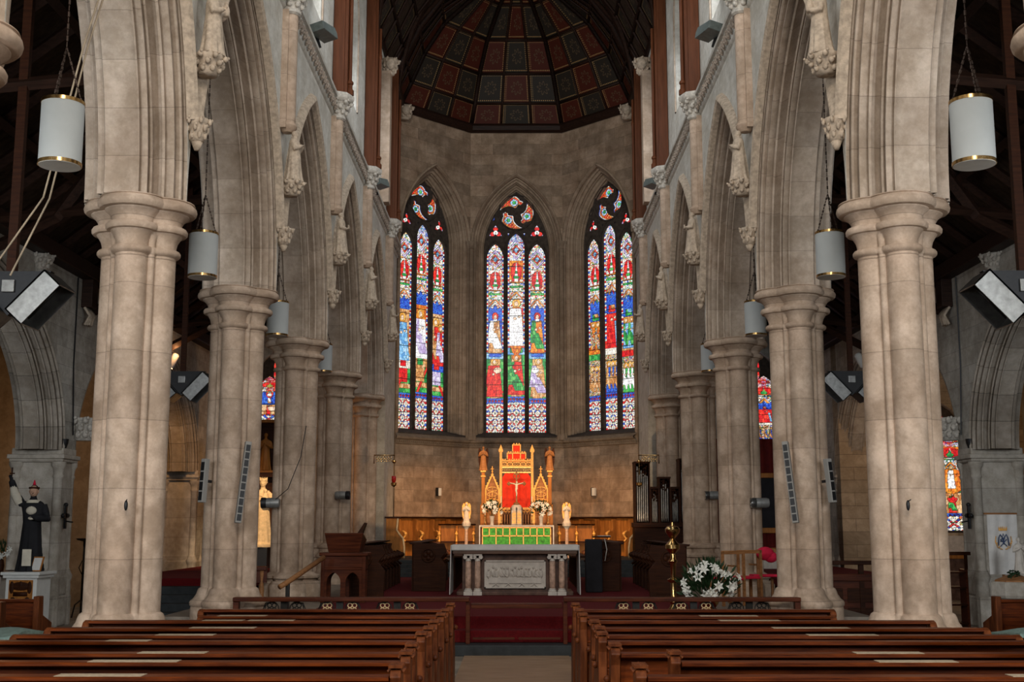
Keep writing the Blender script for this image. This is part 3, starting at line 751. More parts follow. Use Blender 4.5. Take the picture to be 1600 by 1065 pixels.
    if not (k0 == 'C' and k1 == 1):
        arch = (np.abs(U) < hw * .78) & (V < F(.655) + .10 * np.abs(np.cos(U * 18)) - np.abs(U) * .5)
        keep = P.reg.copy(); face = np.isin(keep, [PN.index(q) for q in ('flesh', 'gold')]) & (t < .64)
        P.fill((t > .60) & (t < .70) & arch & ~face, 'blue')
        if k0 == 'C':
            P.fill(P.ell(0, F(.612), .105, .12), 'red'); P.fill(P.ell(0, F(.606), .05, .075), 'flesh'); P.fill(P.ell(0, F(.590), .07, .05), 'robew')
    ch = np.abs((V - F(.70)) + np.abs(U) * 1.1)
    P.fill((t > .64) & (ch < .035), 'orange'); P.fill((t > .64) & (ch > .035) & (ch < .07), 'robew')
    P.fill((t > .70) & (t < .745), 'mosaic'); P.fill((t > .722) & (t < .732), 'green')
    nic = (t > .745) & (t < .86); P.fill(nic, 'canopy')
    P.fill(P.ell(0, F(.80), hw * .62, h * .05), 'red'); P.fill(P.quad(F(.745), F(.85), -.075, .075, -.01, .01), 'robew'); P.fill(P.ell(0, F(.775), .10, .05), 'green')
    P.fill(P.ell(0, F(.80), .035, .05), 'green')
    P.fill((t > .745) & (t < .752), 'orange')
    top = t > .86; P.fill(top, 'mosaic')
    dm = np.abs(U) / (hw * .85) + np.abs(V - F(.915)) / (h * .045); P.fill(top & (np.abs(dm - 1) < .16), 'lilac'); P.fill(top & (dm < .30), 'sky'); P.fill(top & (np.abs(dm - .5) < .1), 'red')
    if k0 == 'C' and k1 == 1:
        P.fill((t > .765) & (t < .935) & (P.reg == PN.index('canopy')), 'orange')
    borders(P, (t < .15) | (t > .42), hw, h)
    gain = 1.0
    C = P.render(.055, .085)
    for q in np.arange(.0, 1.0, .083): C = np.where((np.abs(t - q) < .0016)[..., None], C * .05, C)
    return U, V, C
def glass_sheet(name, U, V, C, depth, M, keep=None, parent=None):
    nv, nu = U.shape
    co = np.stack([U, V, np.full(U.shape, depth)], -1).reshape(-1, 3).astype(np.float32)
    i = np.arange(nv * nu).reshape(nv, nu); q = np.stack([i[:-1, :-1], i[:-1, 1:], i[1:, 1:], i[1:, :-1]], -1)
    if keep is not None: q = q[keep[:-1, :-1] & keep[1:, 1:]]
    q = q.reshape(-1, 4)
    me = bpy.data.meshes.new(name); me.vertices.add(len(co)); me.vertices.foreach_set('co', co.ravel())
    me.loops.add(q.size); me.loops.foreach_set('vertex_index', q.ravel().astype(np.int32))
    me.polygons.add(len(q)); me.polygons.foreach_set('loop_start', np.arange(0, q.size, 4, dtype=np.int32)); me.polygons.foreach_set('loop_total', np.full(len(q), 4, np.int32))
    me.update(calc_edges=True); me.validate()
    ca = me.color_attributes.new('Col', 'FLOAT_COLOR', 'POINT'); c4 = np.ones((len(co), 4), np.float32); c4[:, :3] = C.reshape(-1, 3)
    ca.data.foreach_set('color', c4.ravel())
    me.materials.append(M_GLASS)
    bm = bmesh.new(); bm.from_mesh(me); bmesh.ops.delete(bm, geom=[v for v in bm.verts if not v.link_faces], context='VERTS'); bm.to_mesh(me); bm.free()
    o = bpy.data.objects.new(name, me); COL.objects.link(o)
    if M is not None: o.matrix_world = M
    if parent: o.parent = parent
    return o

# ------------------------------------------------------------------ apse walls and its three great windows
def mouchette(rot, c=(0, 12.2), k=1.0):
    spine = []
    for i in range(25):
        t = i / 24; th = R(55 + 118 * t + rot); r = .37 if t < .45 else .37 + .19 * ((t - .45) / .55) ** 1.2
        w = np.interp(t, [0, .04, .10, .16, .20, .32, .45, .65, .85, 1], [.01, .075, .09, .075, .12, .215, .215, .15, .07, .0])
        spine.append((th, r * k, w * k))
    a = [(c[0] + (r + w) * math.cos(th), c[1] + (r + w) * math.sin(th)) for th, r, w in spine]
    b = [(c[0] + (r - w) * math.cos(th), c[1] + (r - w) * math.sin(th)) for th, r, w in spine]
    return a + b[::-1][1:-1]
def trefoil(cx, cy, s=1.0):
    pts = []
    for k in range(3):
        th = PI / 2 + 2 * PI * k / 3; d = (math.cos(th), math.sin(th)); n = (-d[1], d[0])
        for a, w in ((.05, -.055), (.10, -.085), (.15, -.075), (.21, -.03), (.25, 0), (.21, .03), (.15, .075), (.10, .085), (.05, .055)):
            pts.append((cx + s * (d[0] * a + n[0] * w), cy + s * (d[1] * a + n[1] * w)))
    return pts
def inside(poly, U, V, ):
    r = np.zeros(U.shape, bool); n = len(poly)
    for i in range(n):
        x0, y0 = poly[i]; x1, y1 = poly[(i + 1) % n]
        if y0 == y1: continue
        c = ((y0 > V) != (y1 > V)) & (U < (x1 - x0) * (V - y0) / (y1 - y0) + x0); r ^= c
    return r
AH, ARISE, AZS, AZ0 = 1.08, 2.05, 10.85, 4.62
WL = ['L', 'C', 'R']; WN = ['left', 'centre', 'right']
th0 = [R(45), 0, R(-45)]
facets = [((-2.60, 37.075, 0), (.7071, .7071, 0), 1.528), ((0, 38.15, 0), (1, 0, 0), 1.528), ((2.60, 37.075, 0), (.7071, -.7071, 0), 1.528)]
for k, (o0, ux, hwid) in enumerate(facets):
    M = frame(o0, ux, (0, 0, 1))
    hole = arch_pts(AH + .34, ARISE + .38, AZS, AZ0, 0, 18)
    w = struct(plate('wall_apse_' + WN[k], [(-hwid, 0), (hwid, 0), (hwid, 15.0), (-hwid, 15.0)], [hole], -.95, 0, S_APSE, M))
    Rr = (AH ** 2 + ARISE ** 2) / (2 * AH)
    mb = MB(M)
    arch_sweep(mb, AH, ARISE, AZS, AZ0, [(-.02, -.72), (0, -.6)] + order((.02, -.56), (.34, -.04), .6) + [(.36, 0)], 20)
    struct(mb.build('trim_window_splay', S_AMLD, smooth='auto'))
    mb = MB(M); pr = [(.34, -.02), (.35, .05), (.38, .085), (.42, .06), (.44, .0)]
    arch_sweep(mb, AH, ARISE, AZS, None, pr, 20)
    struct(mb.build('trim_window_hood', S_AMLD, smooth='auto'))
    mb = MB(M); mb.grid([[(x, z, d) for x in (-1.45, 1.45)] for z, d in ((4.5, .02), (4.62, .02), (4.80, -.62), (4.80, -.75))])
    struct(mb.build('trim_window_sill', S_DARK))
    # tracery plate
    win = empty('window_%d' % (k + 1)); win.matrix_world = M; win['kind'] = 'structure'
    zb = 4.80
    def lan(a, cx, sp, rise): return [(cx + x, z) for x, z in arch_pts(a, rise, sp, zb, 0, 8)]
    holes = [lan(.275, -.71, 10.62, .50), lan(.275, -.01, 11.0, .48), lan(.275, .69, 10.62, .50)]
    holes += [mouchette(q) for q in (0, 120, 240)]
    holes += [trefoil(-.70, 11.52), trefoil(.69, 11.52)]
    for sx in (-1, 1):
        holes.append([(sx * .74, 11.95), (sx * .80, 11.90), (sx * .84, 11.98), (sx * .76, 12.2), (sx * .72, 12.22)])
        holes.append([(sx * .22, 11.50), (sx * .30, 11.50), (sx * .27, 11.40)])
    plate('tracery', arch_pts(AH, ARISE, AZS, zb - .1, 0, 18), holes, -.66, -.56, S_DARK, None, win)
    mb = MB()
    for cx, sp in ((-.36, 11.05), (.34, 11.05)): mb.tube([(cx, zb - .05, -.55), (cx, sp, -.55)], .035, 6)
    for cx, a, sp, rise in ((-.71, .33, 10.62, .62), (-.01, .33, 11.0, .60), (.69, .33, 10.62, .62)):
        mb.tube([(cx + x, z, -.55) for x, z in arch_pts(a, rise, sp, None, 0, 8)], .025, 6)
    mb.tube([(.60 * math.cos(t), 12.2 + .60 * math.sin(t), -.55) for t in [2 * PI * j / 40 for j in range(40)]], .028, 6, True)
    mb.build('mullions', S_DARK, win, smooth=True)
    for j, (hh, cx) in enumerate(zip(holes[:3], (-.71, -.01, .69))):
        top = max(z for x, z in hh)
        U, V, C = lancet_paint((WL[k], j), .30, zb, top + .02, seed=k * 3 + j)
        kp = np.ones(U.shape, bool)
        glass_sheet('stained_glass_light', U + cx, V, C, -.68, None, kp, win)
    u = np.arange(-.9, .9, .011); v = np.arange(11.2, 12.85, .011); U, V = np.meshgrid(u, v); P = Paint(U, V, 40 + k)
    P.reg[:] = PN.index('blue')
    for q in (0, 120, 240):
        po = mouchette(q); pi_ = mouchette(q, k=.985); mk = inside(po, U, V)
        P.fill(mk, 'red'); th = R(55 + 118 * .40 + q); hx, hy = .37 * math.cos(th), 12.2 + .37 * math.sin(th)
        rr = np.hypot(U - hx, V - hy); an = np.arctan2(V - hy, U - hx)
        # inner distance to the outline gives the dotted border
        dd = np.full(U.shape, 9.)
        for i in range(len(po)):
            dd = np.minimum(dd, np.hypot(U - po[i][0], V - po[i][1]))
        P.fill(mk & (dd < .05), 'orange'); P.fill(mk & (dd < .03), 'robew'); P.fill(mk & (dd > .05) & (rr > .13) & (np.sin(U * 55) * np.sin(V * 55) > .2), 'gold')
        P.fill(mk & (rr < .125), 'sky'); P.fill(mk & (rr < .115) & (np.cos(an * 5) > .3), 'robew'); P.fill(mk & (rr < .06), 'green')
    for sx in (-.70, .69):
        rr = np.hypot(U - sx, V - 11.52); P.fill(rr < .30, 'red'); P.fill((rr < .30) & (rr > .19), 'lilac'); P.fill(rr < .08, 'robew'); P.fill(rr < .02, 'green')
    C = P.render(.05, .08)
    kp = inside(arch_pts(AH - .03, ARISE - .05, AZS, AZ0, 0, 18), U, V)
    glass_sheet('stained_glass_tracery', U, V, C, -.68, None, kp, win)
    # string course below the sills
    mb = MB(M); e = .05
    pr = [(.0, 4.26), (.04, 4.27), (.05, 4.31), (.07, 4.40), (.13, 4.42), (.15, 4.48), (.11, 4.52), (.05, 4.56), (0, 4.60)]
    mb.grid([[(-hwid - d * .42, z, d), (hwid + d * -.42, z, d)] for d, z in pr])
    for j in range(38):
        x = -hwid + .04 + j * .0805; mb.ell((x, 4.35, .06), .028, .03, .03, 6, 4)
    struct(mb.build('trim_apse_string', S_AMLD, smooth='auto'))
for x, y in ((-1.50, 38.10), (1.50, 38.10), (-3.62, 36.0), (3.62, 36.0)):     # corner shafts between the windows
    mb = MB(Matrix.Translation((x * .985, y - .03, 0)))
    for dx, r in ((0, .075), (-.11, .045), (.11, .045)):
        mb.lathe([(r * 1.7, 4.5), (r * 1.7, 4.6), (r * 1.1, 4.68), (r, 4.72), (r, 10.78), (r * 1.3, 10.80), (r * 1.1, 10.84), (r * 1.8, 10.98), (r * 1.8, 11.04)], (dx, 0, 0), 12)
    if abs(x) < 2: struct(mb.build('trim_corner_shaft', S_AMLD, smooth='auto'))

# ------------------------------------------------------------------ outer aisles, chapels and lean-to roofs
for s in (-1, 1):
    X = 8.4; M = frame((s * X, 0, 0), (0, -s, 0), (0, 0, 1)); f = -s
    ys = (13.1, 22.28, 31.64)
    bot = []
    arcs = [(17.8, 4.2), (26.98, 4.42)]; ZS = 3.2
    pts = [(2, 0), (ys[0] - .5, 0), (ys[0] + .5, 0)]
    pts = [(2.0, 0), (ys[0] + .5, 0), (ys[0] + .5, ZS)]
    for mdl, A in arcs: pts += arch_pts(A, A * 1.06, ZS, None, 0, 20, mdl, 3.07 / (A * 1.06))
    pts += [(31.42, ZS), (31.42, 0), (34.8, 0), (34.8, 6.75), (2.0, 6.75)]
    struct(plate('wall_aisle_' + SIDE[s], [(f * y, z) for y, z in pts], [], -.9, 0, S_AISLE, M))
    for mdl, A in arcs:
        RI = A * 1.06; VS = 3.07 / RI; a = A - .42; Ro = (A * A + RI * RI) / (2 * A); c = Ro - A; rr = Ro - .42; rise = math.sqrt(rr * rr - c * c)
        half = [(0, .02)] + order((0, .10), (.43, .46), 1.3)
        full = [(o, -.45 - d) for o, d in reversed(half)] + [(o, -.45 + d) for o, d in half]
        mb = MB(M); arch_sweep(mb, a, rise, ZS, None, full, 24, f * mdl, VS)
        struct(mb.build('trim_aisle_arch', stone('aisle_moulding' + SIDE[s], (.36, .31, .26), (.52, .47, .41), 'uv', bh=.55), smooth='auto'))
    for yy, nm in ((ys[1], 'near'), (ys[2], 'far')):
        t = empty('aisle_pier', (s * (X + .47), yy, 0), 0, f'grey stone pier with corner shafts in the {SIDE[s]} aisle, ' + ('behind the statue' if s < 0 and nm == 'near' else 'beside the white banner' if nm == 'near' else 'the farther one, lit orange'), 'pier', 'piers between aisle and chapel')
        mb = MB(); mb.box(-.46, .46, -.30, .30, .0, 3.2); part('core', mb, S_PIER, t, bevel=.02)
        for sx in (-1, 1):
            for sy in (-1, 1):
                mb = MB(); mb.lathe([(.13, 0), (.13, .72), (.12, .78), (.14, .84), (.15, .9), (.11, .98), (.085, 1.05), (.085, 2.68), (.10, 2.70), (.10, 2.73), (.085, 2.76), (.10, 2.86), (.135, 2.92), (.135, 2.98), (.1, 3.0)], (sx * .39, sy * .28, 0), 12)
                part('corner_shaft', mb, S_PIER, t, smooth='auto')
        mb = MB(); mb.box(-.50, .50, -.38, .38, 2.98, 3.04); mb.box(-.53, .53, -.42, .42, 3.04, 3.12); mb.box(-.48, .48, -.33, .33, 3.12, 3.24); part('cornice', mb, S_PIER, t, bevel=.015)
        mb = MB(); mb.box(-.50, .50, -.42, .42, 0, .55); mb.box(-.48, .48, -.36, .36, .55, .9); part('plinth', mb, S_PIER, t, bevel=.03)
    # chapels behind
    struct(MB(frame((s * 13.2, 0, 0), (0, -s, 0), (0, 0, 1))).box(*sorted((f * 2, f * 35)), 0, 7, -.3, 0).build('wall_chapel_' + SIDE[s], S_AISLE))
    struct(MB().box(*sorted((s * 8.4, s * 13.4)), 2, 35, 6.7, 6.9).build('ceiling_chapel_' + SIDE[s], M_ROOFW))
    # lean-to roof
    struct(MB().grid([[(s * 4.66, y, 9.9), (s * 8.7, y, 6.75), (s * 8.7, y, 6.95), (s * 4.66, y, 10.1)] for y in (1, 34.9)], True, True).build('ceiling_aisle_' + SIDE[s], M_BOARD))
    mb = MB(); y = 3.1
    while y < 34.5:
        mb.tube([(s * 4.7, y, 9.72), (s * 8.55, y, 6.72)], .09, 4); y += .95
    for t_ in (.35, .7): mb.tube([(s * (4.7 + 3.8 * t_), 1, 9.72 - 3.0 * t_ - .1), (s * (4.7 + 3.8 * t_), 34.6, 9.72 - 3.0 * t_ - .1)], .09, 4)
    struct(mb.build('trim_rafters', M_ROOFW))
    mb = MB(); mb.box(*sorted((s * 8.15, s * 8.45)), 1, 34.6, 6.52, 6.80); struct(mb.build('trim_aisle_plate', M_ROOFW, bevel=.02))
    for y in (12.9, 18, 23, 28):       # tie struts of the aisle trusses
        mb = MB(); mb.tube([(s * 8.35, y, 6.0), (s * 7.2, y, 6.6), (s * 6.2, y, 8.1)], .10, 4); mb.tube([(s * 4.7, y, 6.9), (s * 8.4, y, 6.55)], .08, 4)
        struct(mb.build('trim_aisle_truss', M_ROOFW))
# east walls of the aisles, each with its stained window
def side_window(idx, M, a, rise, zs, z0, kindl, mirror=1):
    win = empty('window_%d' % idx); win.matrix_world = M; win['kind'] = 'structure'
    h = []
    n = 2; lw = a / n - .05
    for j in range(n):
        cx = -a + a * 2 / n * (j + .5); h.append([(cx + x, z) for x, z in arch_pts(lw, lw * 1.6, zs - .25, z0 + .06, 0, 8)])
    q = [(a * .42 * math.cos(t), zs + rise * .50 + a * .42 * math.sin(t)) for t in [2 * PI * i / 24 for i in range(24)]]
    qq = []
    for i in range(32):
        t = 2 * PI * i / 32; r_ = a * .34 * (1 + .28 * abs(math.sin(2 * t))); qq.append((r_ * math.cos(t), zs + rise * .48 + r_ * math.sin(t)))
    h.append(qq)
    plate('tracery', arch_pts(a, rise, zs, z0, 0, 14), h, -.30, -.22, S_DARK, None, win)
    for j in range(n):
        cx = -a + a * 2 / n * (j + .5); top = max(z for x, z in h[j])
        U, V, C = lancet_paint(kindl[j], lw + .03, z0 + .04, top + .02, .014, 60 + idx * 3 + j)
        glass_sheet('stained_glass_light', U + cx, V, C, -.32, None, None, win)
    u = np.arange(-a * .6, a * .6, .012); v = np.arange(zs, zs + rise * .95, .012); U, V = np.meshgrid(u, v); P = Paint(U, V, idx)
    P.reg[:] = PN.index('mosaic'); rr = np.hypot(U, V - zs - rise * .48); P.fill(rr < a * .3, 'sky'); P.fill(rr < a * .2, 'robew'); P.fill((rr > a * .3), 'red')
    glass_sheet('stained_glass_rose', U, V, P.render(.07, .08), -.32, None, inside(arch_pts(a - .04, rise - .05, zs, z0, 0, 14), U, V), win)
for s in (-1, 1):
    M = frame((s * 6.85, 34.6, 0), (1, 0, 0), (0, 0, 1))
    a, rise, zs, z0 = .95, 1.25, 5.75, (4.75 if s < 0 else 3.85)
    struct(plate('wall_aisle_east_' + SIDE[s], [(-2.3, 0), (1.75, 0), (1.75, 9.0 if s > 0 else 8.6), (-2.3, 9.0)], [arch_pts(a, rise, zs, z0, 0, 14)], -.5, 0, S_AISLE, M))
    side_window(4 if s < 0 else 5, M, a, rise, zs, z0, [('C', 0), ('R', 1)])
    M = frame((s * 11.0, 30.9 if s > 0 else 27.2, 0), (1, 0, 0), (0, 0, 1))
    if s > 0:
        a, rise, zs, z0 = .95, 1.3, 3.75, 1.62
        struct(plate('wall_chapel_east_right', [(-2.6, 0), (2.4, 0), (2.4, 7), (-2.6, 7)], [arch_pts(a, rise, zs, z0, 0, 14, -.1)], -.5, 0, S_SANDW if False else stone('chapel_stone', (.42, .33, .23), (.56, .45, .33), 'xy'), M))
        side_window(6, M @ Matrix.Translation((-.1, 0, 0)), a, rise, zs, z0, [('L', 1), ('C', 1)])
    else:
        struct(MB(M).box(-2.6, 2.6, 0, 7, -.5, 0).build('wall_chapel_east_left', stone('chapel_stone_left', (.40, .28, .18), (.56, .42, .28), 'xy', bw=.9, bh=.42, joint=.6), M=None))
# lamps burning in the chapels
point('chapel_lamp', (-10.6, 24.6, 3.3), 50, (1.0, .62, .32), .15)
point('chapel_lamp', (11.6, 28.2, 4.2), 35, (1.0, .60, .28), .15)
point('chapel_lamp', (10.0, 27.0, 2.2), 18, (1.0, .60, .28), .15)

# ------------------------------------------------------------------ pews
ORD = ['front', 'second', 'third', 'fourth', 'fifth', 'sixth', 'seventh', 'eighth', 'ninth']
def pew(s, i, y, x0, x1, strip=None):
    """s side, y back plane, x0 aisle end, x1 outer end (absolute); faces +y"""
    t = empty('church_pew', (0, y, 0), 0, f'dark varnished wooden pew, {ORD[i]} row from the altar, {SIDE[s]} of the aisle', 'pew', f'pews {SIDE[s]} of the aisle')
    a, b = sorted((s * (x0 + .04), s * (x1 - .04)))
    mb = MB(); mb.box(a, b, -.012, .018, .12, .30); mb.box(a, b, -.008, .022, .31, .50); mb.box(a, b, -.004, .026, .51, .68); mb.box(a, b, 0, .03, .69, .87)
    part('backrest', mb, M_PEW, t, bevel=.004)
    mb = MB(); mb.prism([(-.105, .882), (-.105, .897), (-.09, .905), (.05, .905), (.06, .89), (.05, .872), (-.08, .872)], a, b, 'yz'); part('top_rail', mb, M_PEW, t)
    mb = MB(); mb.box(a, b, -.19, -.01, .62, .64); mb.box(a, b, -.20, -.19, .62, .665); part('book_ledge', mb, M_PEW, t)
    mb = MB(); mb.box(a, b, .03, .40, .42, .45); mb.box(a, b, .34, .37, .30, .42); part('seat', mb, M_PEW, t, bevel=.006)
    for e in ((x0, x1)):
        mb = MB(); c = s * e
        prof = [(-.04, 0), (.40, 0), (.40, .40), (.34, .50), (.30, .62), (.22, .66), (.13, .72), (.10, .82), (.11, .90), (.07, .95), (.0, .96), (-.06, .94), (-.09, .90), (-.05, .82), (-.04, .70)]
        if e == x1: prof = [(u_, v_ * .945) for u_, v_ in prof]
        mb.prism(prof, c - .035, c + .035, 'yz')
        o = part('bench_end', mb, M_PEWD, t, bevel=.008)
        if e == x0:
            mb = MB()
            for k in range(3): mb.box(c - .045, c + .045, .095 - .07 * k - .03, .095 - .07 * k, .955, .975)
            for k in range(3): mb.tube([(c - .05, .10 - .07 * k, .93), (c, .10 - .07 * k, .968), (c + .05, .10 - .07 * k, .93)], .012, 5)
            mb.build('end_moulding', M_PEWD, o)
            mb = MB(); mb.ell((c - s * .05, .12, .70), .028); mb.build('carved_knob', M_BRASS if False else M_PEWD, o, smooth=True)
    for q, w in (strip or []):
        mb = MB(); u, v = sorted((s * q, s * (q + w))); mb.box(u, v, -.085, .045, .9055, .9085); part('notice_strip', mb, M_TAPE, t)
    return t
PY = [13.55, 12.62, 12.02, 11.18, 10.48, 9.96, 9.05, 8.5, 7.72]
for s in (-1, 1):
    outer = [3.52, 3.28, 4.25, 4.30, 4.32, 4.6, 4.9, 4.9, 4.9] if s < 0 else [3.52, 3.28, 4.1, 4.3, 4.3, 4.6, 4.9, 4.9, 4.9]
    inner = [.74, .74, .75, .76, .76, .78, .78, .77, .76] if s < 0 else [.66, .66, .66, .72, .72, .70, .73, 1.10, .78]
    st = {-1: {0: [], 1: [(2.6, .5)], 2: [(2.2, .45), (2.7, .4)], 3: [(2.4, .6)], 4: [(2.6, .5)], 5: [(3.0, .35)], 6: [(2.3, .5)], 7: [(2.35, .62)], 8: [(2.35, .55)]},
          1: {1: [(1.9, .6)], 2: [(2.0, .6)], 3: [(2.35, .7)], 4: [(2.5, .6)], 6: [(2.5, .5)], 7: [(2.5, .55)], 8: [(3.1, .6)]}}[s]
    for i, y in enumerate(PY): pew(s, i, y, inner[i], outer[i], st.get(i))
    # aisle benches and their cushions
    for k, (y, x0, x1) in enumerate(((16.4, 6.5, 8.0), (15.2, 6.5, 8.0))):
        t = empty('aisle_bench', (0, y, 0), 0, f'short wooden bench in the {SIDE[s]} aisle, ' + ('farther of the two' if k == 0 else 'nearer of the two'), 'bench', 'short benches in the side aisles')
        a, b = sorted((s * x0, s * x1))
        mb = MB(); mb.box(a, b, 0, .04, .15, .80); mb.box(a, b, -.05, .06, .80, .84); part('backrest', mb, M_PEW, t, bevel=.01)
        mb = MB(); mb.box(a, b, .04, .42, .42, .46); part('seat', mb, M_PEW, t, bevel=.01)
        for e in (x0, x1):
            mb = MB(); mb.prism([(-.05, 0), (.44, 0), (.44, .50), (.12, .62), (.10, .88), (-.06, .88)], s * e - .04, s * e + .04, 'yz'); part('bench_end', mb, M_PEWD, t, bevel=.01)
    mb = MB(); mb.box(*sorted((s * 5.0, s * 6.2)), 11.4, 11.8, .52, .62)
    mb.box(*sorted((s * 5.0, s * 6.2)), 11.4, 11.8, .0, .52)
    tag(MB().box(*sorted((s * 5.05, s * 6.2)), 12.2, 12.75, 0, .70).build('kneeler_stand', M_PEW, bevel=.01), f'low wooden kneeler block in the {SIDE[s]} aisle under a pale green cloth', 'kneeler')
    mb = MB(); rows = [[(x + .02 * math.sin(y * 9), y, .745 + .025 * math.sin(7 * x + 5 * y)) for x in np.linspace(s * 5.0, s * 6.25, 14)] for y in np.linspace(12.12, 12.85, 10)]
    rows2 = [[(x, y, z - .04) for x, y, z in r] for r in rows]; mb.grid(rows); mb.grid(rows2); mb.grid([rows[0], rows2[0]]); mb.grid([rows[-1], rows2[-1]]); mb.grid([[r[0] for r in rows], [r[0] for r in rows2]]); mb.grid([[r[-1] for r in rows], [r[-1] for r in rows2]])
    tag(mb.build('kneeler_cushion', M_TEAL, smooth='auto'), f'pale green cushion lying on the kneeler at the {SIDE[s]} edge of the picture', 'cushion')

# ------------------------------------------------------------------ communion rail
def quatre(mb, x, y, z, r=.05):
    for k in range(4):
        t = PI / 4 + k * PI / 2; c = (x + r * .62 * math.cos(t), z + r * .62 * math.sin(t))
        mb.tube([(c[0] + r * .42 * math.cos(q), y, c[1] + r * .42 * math.sin(q)) for q in [2 * PI * j / 10 for j in range(10)]], .009, 5, True)
for s in (-1, 1):
    t = empty('communion_rail', (0, 17.45, .15), 0, f'low dark wooden communion rail on scrolled iron posts, {SIDE[s]} of the gate', 'altar rail', 'communion rails')
    a, b = sorted((s * .68, s * 4.08))
    part('handrail', MB().box(a, b, -.10, .10, .595, .655), M_REDW, t, bevel=.012)
    part('end_post', MB().box(s * 4.04 - .04, s * 4.04 + .04, -.06, .06, 0, .595), M_REDW, t, bevel=.006)
    part('gate_post', MB().box(s * .70 - .03, s * .70 + .03, -.05, .05, 0, .60), M_REDW, t, bevel=.006)
    for x in (1.72, 2.55, 3.35):
        p = part('iron_post', MB().box(s * x - .05, s * x + .05, -.02, .02, 0, .595), M_IRON, t)
        mb = MB(); [quatre(mb, s * x + q, 0, .505, .075) for q in (-.18, .18)]; mb.build('gilt_quatrefoil', M_SAND if x < 3 else M_IRON, p, smooth=True)
        mb = MB()
        for q in (-1, 1):
            mb.tube([(s * x + q * .03, 0, .1), (s * x + q * .16, 0, .22), (s * x + q * .32, 0, .45), (s * x + q * .27, 0, .57), (s * x + q * .14, 0, .58)], .010, 5)
            mb.tube([(s * x + q * (.18) + .10 * math.cos(v), 0, .49 + .10 * math.sin(v)) for v in [2 * PI * j / 18 for j in range(18)]], .008, 5, True)
        mb.build('scrollwork', M_IRON, p, smooth=True)
t = empty('communion_gate', (0, 17.45, .15), 0, 'pair of low wooden gates closing the gap in the communion rail', 'gate')
part('gate_rail', MB().box(-.655, .655, -.06, .06, .50, .57), M_REDW, t, bevel=.008)
for s in (-1, 1):
    part('bar', MB().box(s * .33 - .30, s * .33 + .30, -.012, .012, .06, .09), M_REDW, t)

# ------------------------------------------------------------------ nave altar
t = empty('nave_altar', (-.03, 23.2, .495), 0, 'stone altar table with four paired columns and a carved relief, under a white cloth', 'altar')
part('body', MB().box(-1.02, 1.02, .12, .95, .0, .78), M_MARBD, t, bevel=.01)
part('plinth', MB().box(-1.12, 1.12, -.02, 1.0, 0, .07), M_MARBD, t, bevel=.01)
part('table_top', MB().box(-1.20, 1.20, -.06, 1.05, .78, .93), simple('mauve_marble', (.13, .075, .052), .35, var=.2, scale=4), t, bevel=.015)
rl = MB(); rl.box(-.59, .59, .07, .12, .13, .66)
rl.box(-.59, .59, .045, .075, .13, .155); rl.box(-.59, .59, .045, .075, .635, .66); rl.box(-.59, -.565, .045, .075, .13, .66); rl.box(.565, .59, .045, .075, .13, .66)
rl.box(-.50, .50, .04, .08, .225, .335)
rr = random.Random(4)
for k in range(15):                       # a carved band of robed figures in low relief
    x = -.50 + k * .072 + rr.uniform(-.012, .012); h = rr.uniform(-.02, .03)
    rl.ell((x, .075, .40 + h), .045, .04, .085, 10, 8); rl.ell((x + rr.uniform(-.015, .015), .062, .50 + h), .024, .026, .030, 8, 6)
    rl.tube([(x - .03, .05, .44 + h), (x + rr.uniform(-.05, .05), .035, .37), (x + rr.uniform(.0, .07), .03, .35)], .012, 5)
for x in (-.37, -.13, .13, .37):
    rl.tube([(x - .06, .055, .16), (x, .055, .22), (x + .06, .055, .16)], .014, 6)
part('carved_relief', rl, M_MARB, t, smooth='auto')
for x in (-.90, -.72, .72, .90):
    c = part('column', MB().lathe([(.058, .10), (.060, .3), (.056, .6), (.052, .66)], (x, .03, 0), 16), M_PINKM, t, smooth=True)
    mb = MB(); mb.cbox((x, .03, .035), .17, .17, .07); mb.lathe([(.08, .07), (.082, .09), (.062, .11), (.068, .12), (.058, .13)], (x, .03, 0), 16); mb.build('column_base', M_MARB, c, smooth='auto')
    mb = MB(); mb.lathe([(.05, .64), (.06, .65), (.05, .67), (.052, .70)], (x, .03, 0), 16); mb.cbox((x, .03, .765), .17, .13, .03)
    for q in (-1, 1):
        mb.lathe([(.038, -.06), (.042, -.03), (.036, 0), (.042, .03), (.038, .06)], (0, 0, 0), 12)
        n0 = 60; vs = mb.v[-n0:]; mb.v[-n0:] = [(x + q * .062 + vx, .03 + vz, .72 + vy) for vx, vy, vz in vs]
    mb.build('scroll_capital', M_MARB, c, smooth='auto')
# white altar cloth with hanging ends
mb = MB(); N = 40
def hang(xs, side):
    rows = []
    for k in range(15):
        q = k / 14; z = 1.435 - q * .92; row = []
        for j in range(19):
            y = 23.12 + j / 18 * 1.08; wv = .018 * math.sin(j * 1.7 + k * .2) * (q + .15)
            row.append((xs + side * (.01 + .012 * q ** 2 + wv * .4), y - .05 * q * (j == 0), z))
        rows.append(row)
    return rows
cl = MB(); cl.box(-1.27, 1.21, 23.10, 24.27, 1.428, 1.442)
cl.box(-1.25, 1.19, 23.092, 23.104, 1.36, 1.44)
for j in range(90):
    x = -1.24 + j * .0272; cl.prism([(x - .011, 1.362), (x, 1.335), (x + .011, 1.362)], 23.094, 23.102, 'xz')
for xs, sd in ((-1.26, -1), (1.20, 1)):
    g = hang(xs, sd); g2 = [[(x - sd * .012, y, z) for x, y, z in r] for r in g]
    cl.grid(g); cl.grid(g2); cl.grid([[r[0] for r in g], [r[0] for r in g2]]); cl.grid([[r[-1] for r in g], [r[-1] for r in g2]]); cl.grid([g[-1], g2[-1]])
